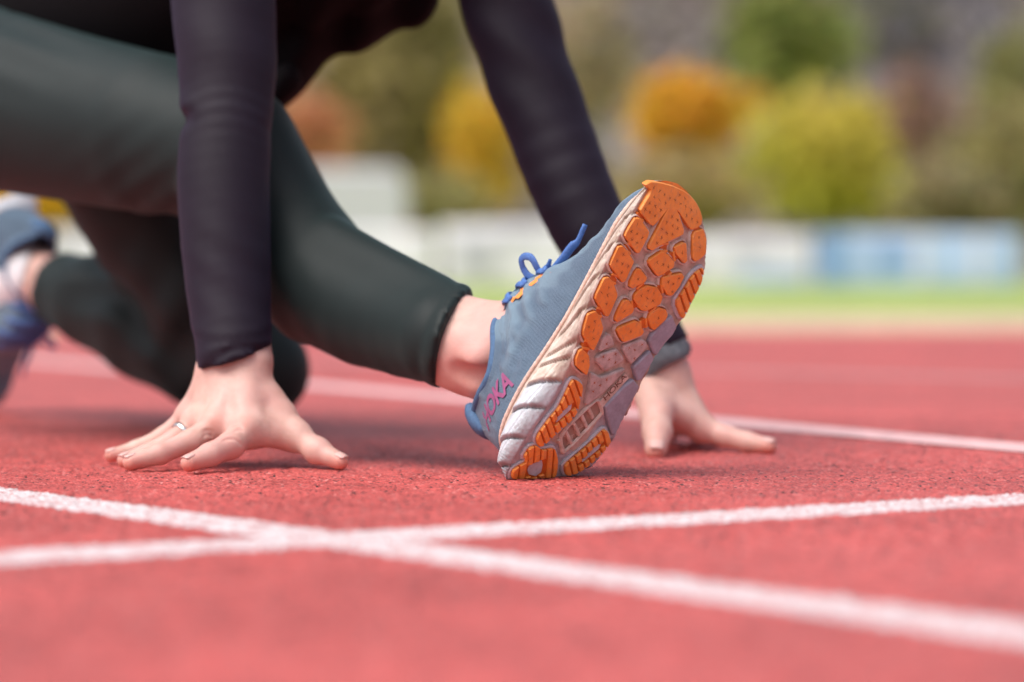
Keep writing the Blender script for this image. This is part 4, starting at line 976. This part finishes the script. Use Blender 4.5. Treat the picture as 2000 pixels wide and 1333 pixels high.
def bridge(k1, k2, w=9.0, h=1.7, groove=True):
    a_, b_ = np.array(cen[k1]), np.array(cen[k2]); 
    if k1 == 'cap': a_ = np.array(min(LUG['cap'], key=lambda q: np.hypot(*(np.array(q) - b_)))); 
    d = (b_ - a_) / np.linalg.norm(b_ - a_); n_ = np.array((-d[1], d[0])) * w / 2
    lug('lug_bridge', [a_ - n_, b_ - n_, b_ + n_, a_ + n_], h, M['groove'], rnd=0, bev=.6)
    m_ = (a_ + b_) / 2
    for s_ in (-3.2, 3.2): lug('lug_rib', [m_ + d * (s_ - 1.1) - n_, m_ + d * (s_ + 1.1) - n_, m_ + d * (s_ + 1.1) + n_, m_ + d * (s_ - 1.1) + n_], h + 1.0, M['rubber'], rnd=0, bev=.5)
for k1, k2 in (('cap', 'l1'), ('l1', 'l2'), ('l2', 'l3'), ('l3', 'l4'), ('l4', 'l5'), ('tri', 'c2'), ('c1', 'c2'), ('c2', 'c4'), ('c3', 'c5'), ('c5', 'c6'), ('c5', 'c4'), ('c5', 'c7'), ('c7', 'c8'), ('cap', 'r1')): bridge(k1, k2)
# raised foam rims that frame the lugs
for k_ in ('l1', 'l2', 'l3', 'l4', 'l5', 'c1', 'c2', 'c3', 'c6', 'c8', 'tri', 'r1', 'c5', 'c7', 'c4'):
    p = chaikin(LUG[k_], 1); p = p if area(p) > 0 else p[::-1]; o_, i_ = inset(p, -3.6), inset(p, -1.5); mdl = inset(p, -2.6); n = len(p)
    jit = rng.uniform(-.35, .25, n)
    V = np.concatenate([S(r[:, 0], r[:, 1], rock(r[:, 0]) - hh) for r, hh in ((o_, -1.5), (mdl - (mdl - o_) * .4, 1.5 + jit), (mdl + (i_ - mdl) * .5, 1.6 + jit), (i_, -.8))]); F = []
    for r in range(3):
        for i in range(n): j = (i + 1) % n; F.append((r*n + i, r*n + j, (r+1)*n + j, (r+1)*n + i))
    mesh_py('foam_rim', V, F, M['foam_pink'], shoe, True)
# foam pads of the midfoot and grey pods along the inner edge
for k_ in ('f1', 'f2', 'f3', 'f4'): lug('foam_pad', LUG[k_], 2.4, M['pad'], bev=1.3, rnd=2)
for k_ in ('g1', 'g2', 'g3'): lug('foam_pod', LUG[k_], 2.6, M['pod'], bev=1.3, rnd=1)
# ridged rubber of the heel and of the inner forefoot: dark base plate with separate bars
def bars(key, ang, pitch, duty, holes=(), h=3.6):
    p = np.array(LUG[key]); q = chaikin(p, 1); lug('heel_plate' if key[0] == 'h' else 'edge_plate', q, 1.3, M['groove'], rnd=0, bev=.5)
    n_ = np.array((math.cos(ang), math.sin(ang))); pr_ = q @ n_; lo, hi = pr_.min(), pr_.max(); k_ = lo + .2
    while k_ < hi - .8:
        s_ = clip_half(clip_half(list(q), n_, k_, 1), n_, min(k_ + pitch * duty, hi), -1)
        pieces = [s_]
        for hk in holes:                                       # leave the central slot free
            hp = np.array(LUG[hk]); c_ = hp.mean(0); tn = np.array((-n_[1], n_[0])); hr = clip_half(clip_half(list(hp), n_, k_ - .6, 1), n_, k_ + pitch * duty + .6, -1)
            if len(hr) > 2:
                tl_ = np.array(hr) @ tn; new = []
                for b_ in pieces:
                    if len(b_) > 2: new += [clip_half(b_, tn, tl_.min() - .7, -1), clip_half(b_, tn, tl_.max() + .7, 1)]
                pieces = new
        for b_ in pieces:
            if len(b_) > 2 and abs(area(np.array(b_))) > 4: lug('tread_bar', b_, h, M['rubber'], rnd=0, bev=.7)
        k_ += pitch
    for hk in holes: lug('slot_floor', LUG[hk], 1.9, M['foam_grey'], rnd=1, bev=.4)
A0 = np.array
def ang_from(p1, p2): d = A0(p2) - A0(p1); return math.atan2(d[1], d[0]) + math.pi / 2
hz = lambda x, y: (x, y)
bars('h1', R_(-33), 6.6, .74, ('slit1',)); bars('h3', R_(-36), 6.4, .74, ('slit3',)); bars('h2', R_(-52), 6.6, .74, ('hole',)); bars('r2', R_(-32), 7.2, .74)
# grey border of the inner forefoot plate
p = chaikin(LUG['r2'], 1); p = p if area(p) > 0 else p[::-1]; lug('plate_border', inset(p, -2.6), .9, M['foam_grey'], rnd=0, bev=.8)
for k_ in ('h1', 'h2', 'h3'):
    p = chaikin(LUG[k_], 1); p = p if area(p) > 0 else p[::-1]; lug('plate_border', inset(p, -2.2), .7, M['foam_grey'], rnd=0, bev=.8)
# the ribbed window of the heel
rc = np.array(LUG['recess']); lug('rib_window', rc, -1.0, M['window'], rnd=1, bev=.2)
pq = chaikin(rc, 1); pq = pq if area(pq) > 0 else pq[::-1]; n = len(pq); ii = inset(pq, 2.4)
V = np.concatenate([S(r[:, 0], r[:, 1], rock(r[:, 0]) - hh) for r, hh in ((inset(pq, -.8), -1), (pq, 1.6), (inset(pq, 1.4), 1.6), (ii, -.6))]); F = [(r*n + i, r*n + (i+1) % n, (r+1)*n + (i+1) % n, (r+1)*n + i) for r in range(3) for i in range(n)]
mesh_py('window_rim', V, F, M['foam_pink'], shoe, True)
for (u0, v0) in ((35.5, -12.5), (44.5, -15.0), (53.5, -19.0), (62.8, -22.2), (71.5, -24.2)):
    d = np.array((-.48, -.88)); e = np.array((.88, -.48)); c_ = np.array((u0, v0)); lug('window_rib', [c_ + d * 7.5 - e * 1.6, c_ + d * 7.5 + e * 1.6, c_ - d * 7.5 + e * 1.6, c_ - d * 7.5 - e * 1.6], 1.3, M['foam_pink'], rnd=1, bev=.9)
# star cuts of the tread: flat dark strips, their shade put into the colour
def inside(p, poly):
    c_ = False; m = len(poly)
    for i in range(m):
        (x1, y1), (x2, y2) = poly[i], poly[(i + 1) % m]
        if (y1 > p[1]) != (y2 > p[1]) and p[0] < (x2 - x1) * (p[1] - y1) / (y2 - y1) + x1: c_ = not c_
    return c_
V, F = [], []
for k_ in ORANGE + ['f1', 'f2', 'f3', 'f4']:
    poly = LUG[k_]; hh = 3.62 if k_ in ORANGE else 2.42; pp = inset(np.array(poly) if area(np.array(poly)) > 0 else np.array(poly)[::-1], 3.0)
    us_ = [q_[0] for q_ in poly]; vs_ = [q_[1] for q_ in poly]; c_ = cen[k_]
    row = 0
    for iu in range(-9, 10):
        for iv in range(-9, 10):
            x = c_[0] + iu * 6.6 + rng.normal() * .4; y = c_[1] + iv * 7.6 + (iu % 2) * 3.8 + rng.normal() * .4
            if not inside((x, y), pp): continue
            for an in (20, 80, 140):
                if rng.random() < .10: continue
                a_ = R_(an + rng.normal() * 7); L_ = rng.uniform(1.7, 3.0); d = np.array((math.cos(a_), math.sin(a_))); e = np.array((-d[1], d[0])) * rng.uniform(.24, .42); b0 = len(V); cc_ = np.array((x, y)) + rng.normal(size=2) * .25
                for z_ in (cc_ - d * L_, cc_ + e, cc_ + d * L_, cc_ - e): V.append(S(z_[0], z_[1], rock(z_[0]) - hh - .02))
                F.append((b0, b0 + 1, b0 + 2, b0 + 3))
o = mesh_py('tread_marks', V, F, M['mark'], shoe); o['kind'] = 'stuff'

# ---- lettering
def text_mesh(s_, size, bold=.02):
    cu = bpy.data.curves.new('t', 'FONT'); cu.body = s_; cu.size = size; cu.offset = bold * size; cu.resolution_u = 3; cu.space_character = .92
    ob = bpy.data.objects.new('t', cu); col.objects.link(ob); dg = bpy.context.evaluated_depsgraph_get(); me = bpy.data.meshes.new_from_object(ob.evaluated_get(dg))
    bm = bmesh.new(); bm.from_mesh(me); bmesh.ops.triangulate(bm, faces=bm.faces[:]); bmesh.ops.subdivide_edges(bm, edges=bm.edges[:], cuts=2, use_grid_fill=False); bmesh.ops.triangulate(bm, faces=bm.faces[:])
    V = np.array([v.co[:] for v in bm.verts]); F = [tuple(v.index for v in f.verts) for f in bm.faces]; bm.free()
    bpy.data.objects.remove(ob); bpy.data.curves.remove(cu); bpy.data.meshes.remove(me)
    return V, F
V, F = text_mesh('HOKA', 22, .03)
V = V[:, :2] - (V[:, :2].max(0) + V[:, :2].min(0)) / 2
V[:, 0] *= .86; V[:, 1] *= 1.28; V[:, 0] += V[:, 1] * .10
an = R_(-22); uu = 43 + V[:, 0] * math.cos(an) - V[:, 1] * math.sin(an); ww = 61 + V[:, 0] * math.sin(an) + V[:, 1] * math.cos(an)
vc, a, st, H = sect(uu); th_ = np.arcsin(np.clip((ww - st) / H, 0, 1)**(PE / 2))
U_, V_, W_ = surf(uu, th_, 2.3); mesh_py('logo', S(U_, V_, W_), F, M['print_pink'], shoe)['label'] = 'magenta HOKA lettering on the heel'
V, F = text_mesh('HOKA', 7.6, .015); V = V[:, :2] - np.array((0, 2.5)); L_ = V[:, 0].max(); an = math.atan2(-10.4, 28)
uu = 86 + (V[:, 0] / L_ * 29) * math.cos(an) - V[:, 1] * math.sin(an); vv = -31.5 + (V[:, 0] / L_ * 29) * math.sin(an) + V[:, 1] * math.cos(an)
lug('logo_strip', [(80, -35.5), (112, -47), (114, -40), (82, -28)], .5, M['foam_pink'], rnd=0, bev=.4)
mesh_py('logo', S(uu, vv, rock(uu) - .56), F, M['print_dark'], shoe)

# ---- the other shoe: same pair, mirrored, standing on its toes behind the kneeling knee
nr = np.array((-.70, .66, .26)); nr /= np.linalg.norm(nr); ar = np.array((-.20, .18, -.95)); ar -= nr * (ar @ nr); ar /= np.linalg.norm(ar); yr = -np.cross(nr, ar) * -1
yr = np.cross(ar, nr) * -1; 
org = P(84, 528, 3.475) - ar * .072 + nr * .090
MR = Matrix(((ar[0], yr[0], -nr[0], org[0]), (ar[1], yr[1], -nr[1], org[1]), (ar[2], yr[2], -nr[2], org[2]), (0, 0, 0, 1)))
if MR.to_3x3().determinant() > 0: MR = MR @ Matrix.Diagonal((1, -1, 1, 1))
shoe2 = empty('running_shoe'); shoe2.parent = person; shoe2.matrix_parent_inverse = Matrix.Translation((.2, -2.75, 0)); shoe2.matrix_basis = MR
shoe2['label'] = 'blue running shoe standing on its toes behind the kneeling leg'
for ch in list(shoe.children):
    if ch.name.startswith(('tread_marks', 'logo_strip')): continue
    c_ = ch.copy(); col.objects.link(c_); c_.parent = shoe2
# white sock on the rear foot
FS = Field((-.80, 3.22, .0), (-.42, 3.66, .34), .004); FS.chain([pr(100, 555, 3.450, .0400), pr(50, 548, 3.475, .0425), pr(0, 560, 3.505, .043)], .01); FS.ellip(P(10, 600, 3.48), (.03, .03, .04), .02)
FS.plane(P(60, 545, 3.450), np.array((1, -.12, -.12)), None)
adopt(mesh_np('sock', *FS.polygons(2), M['sock']))['label'] = 'white ankle sock in the rear shoe'
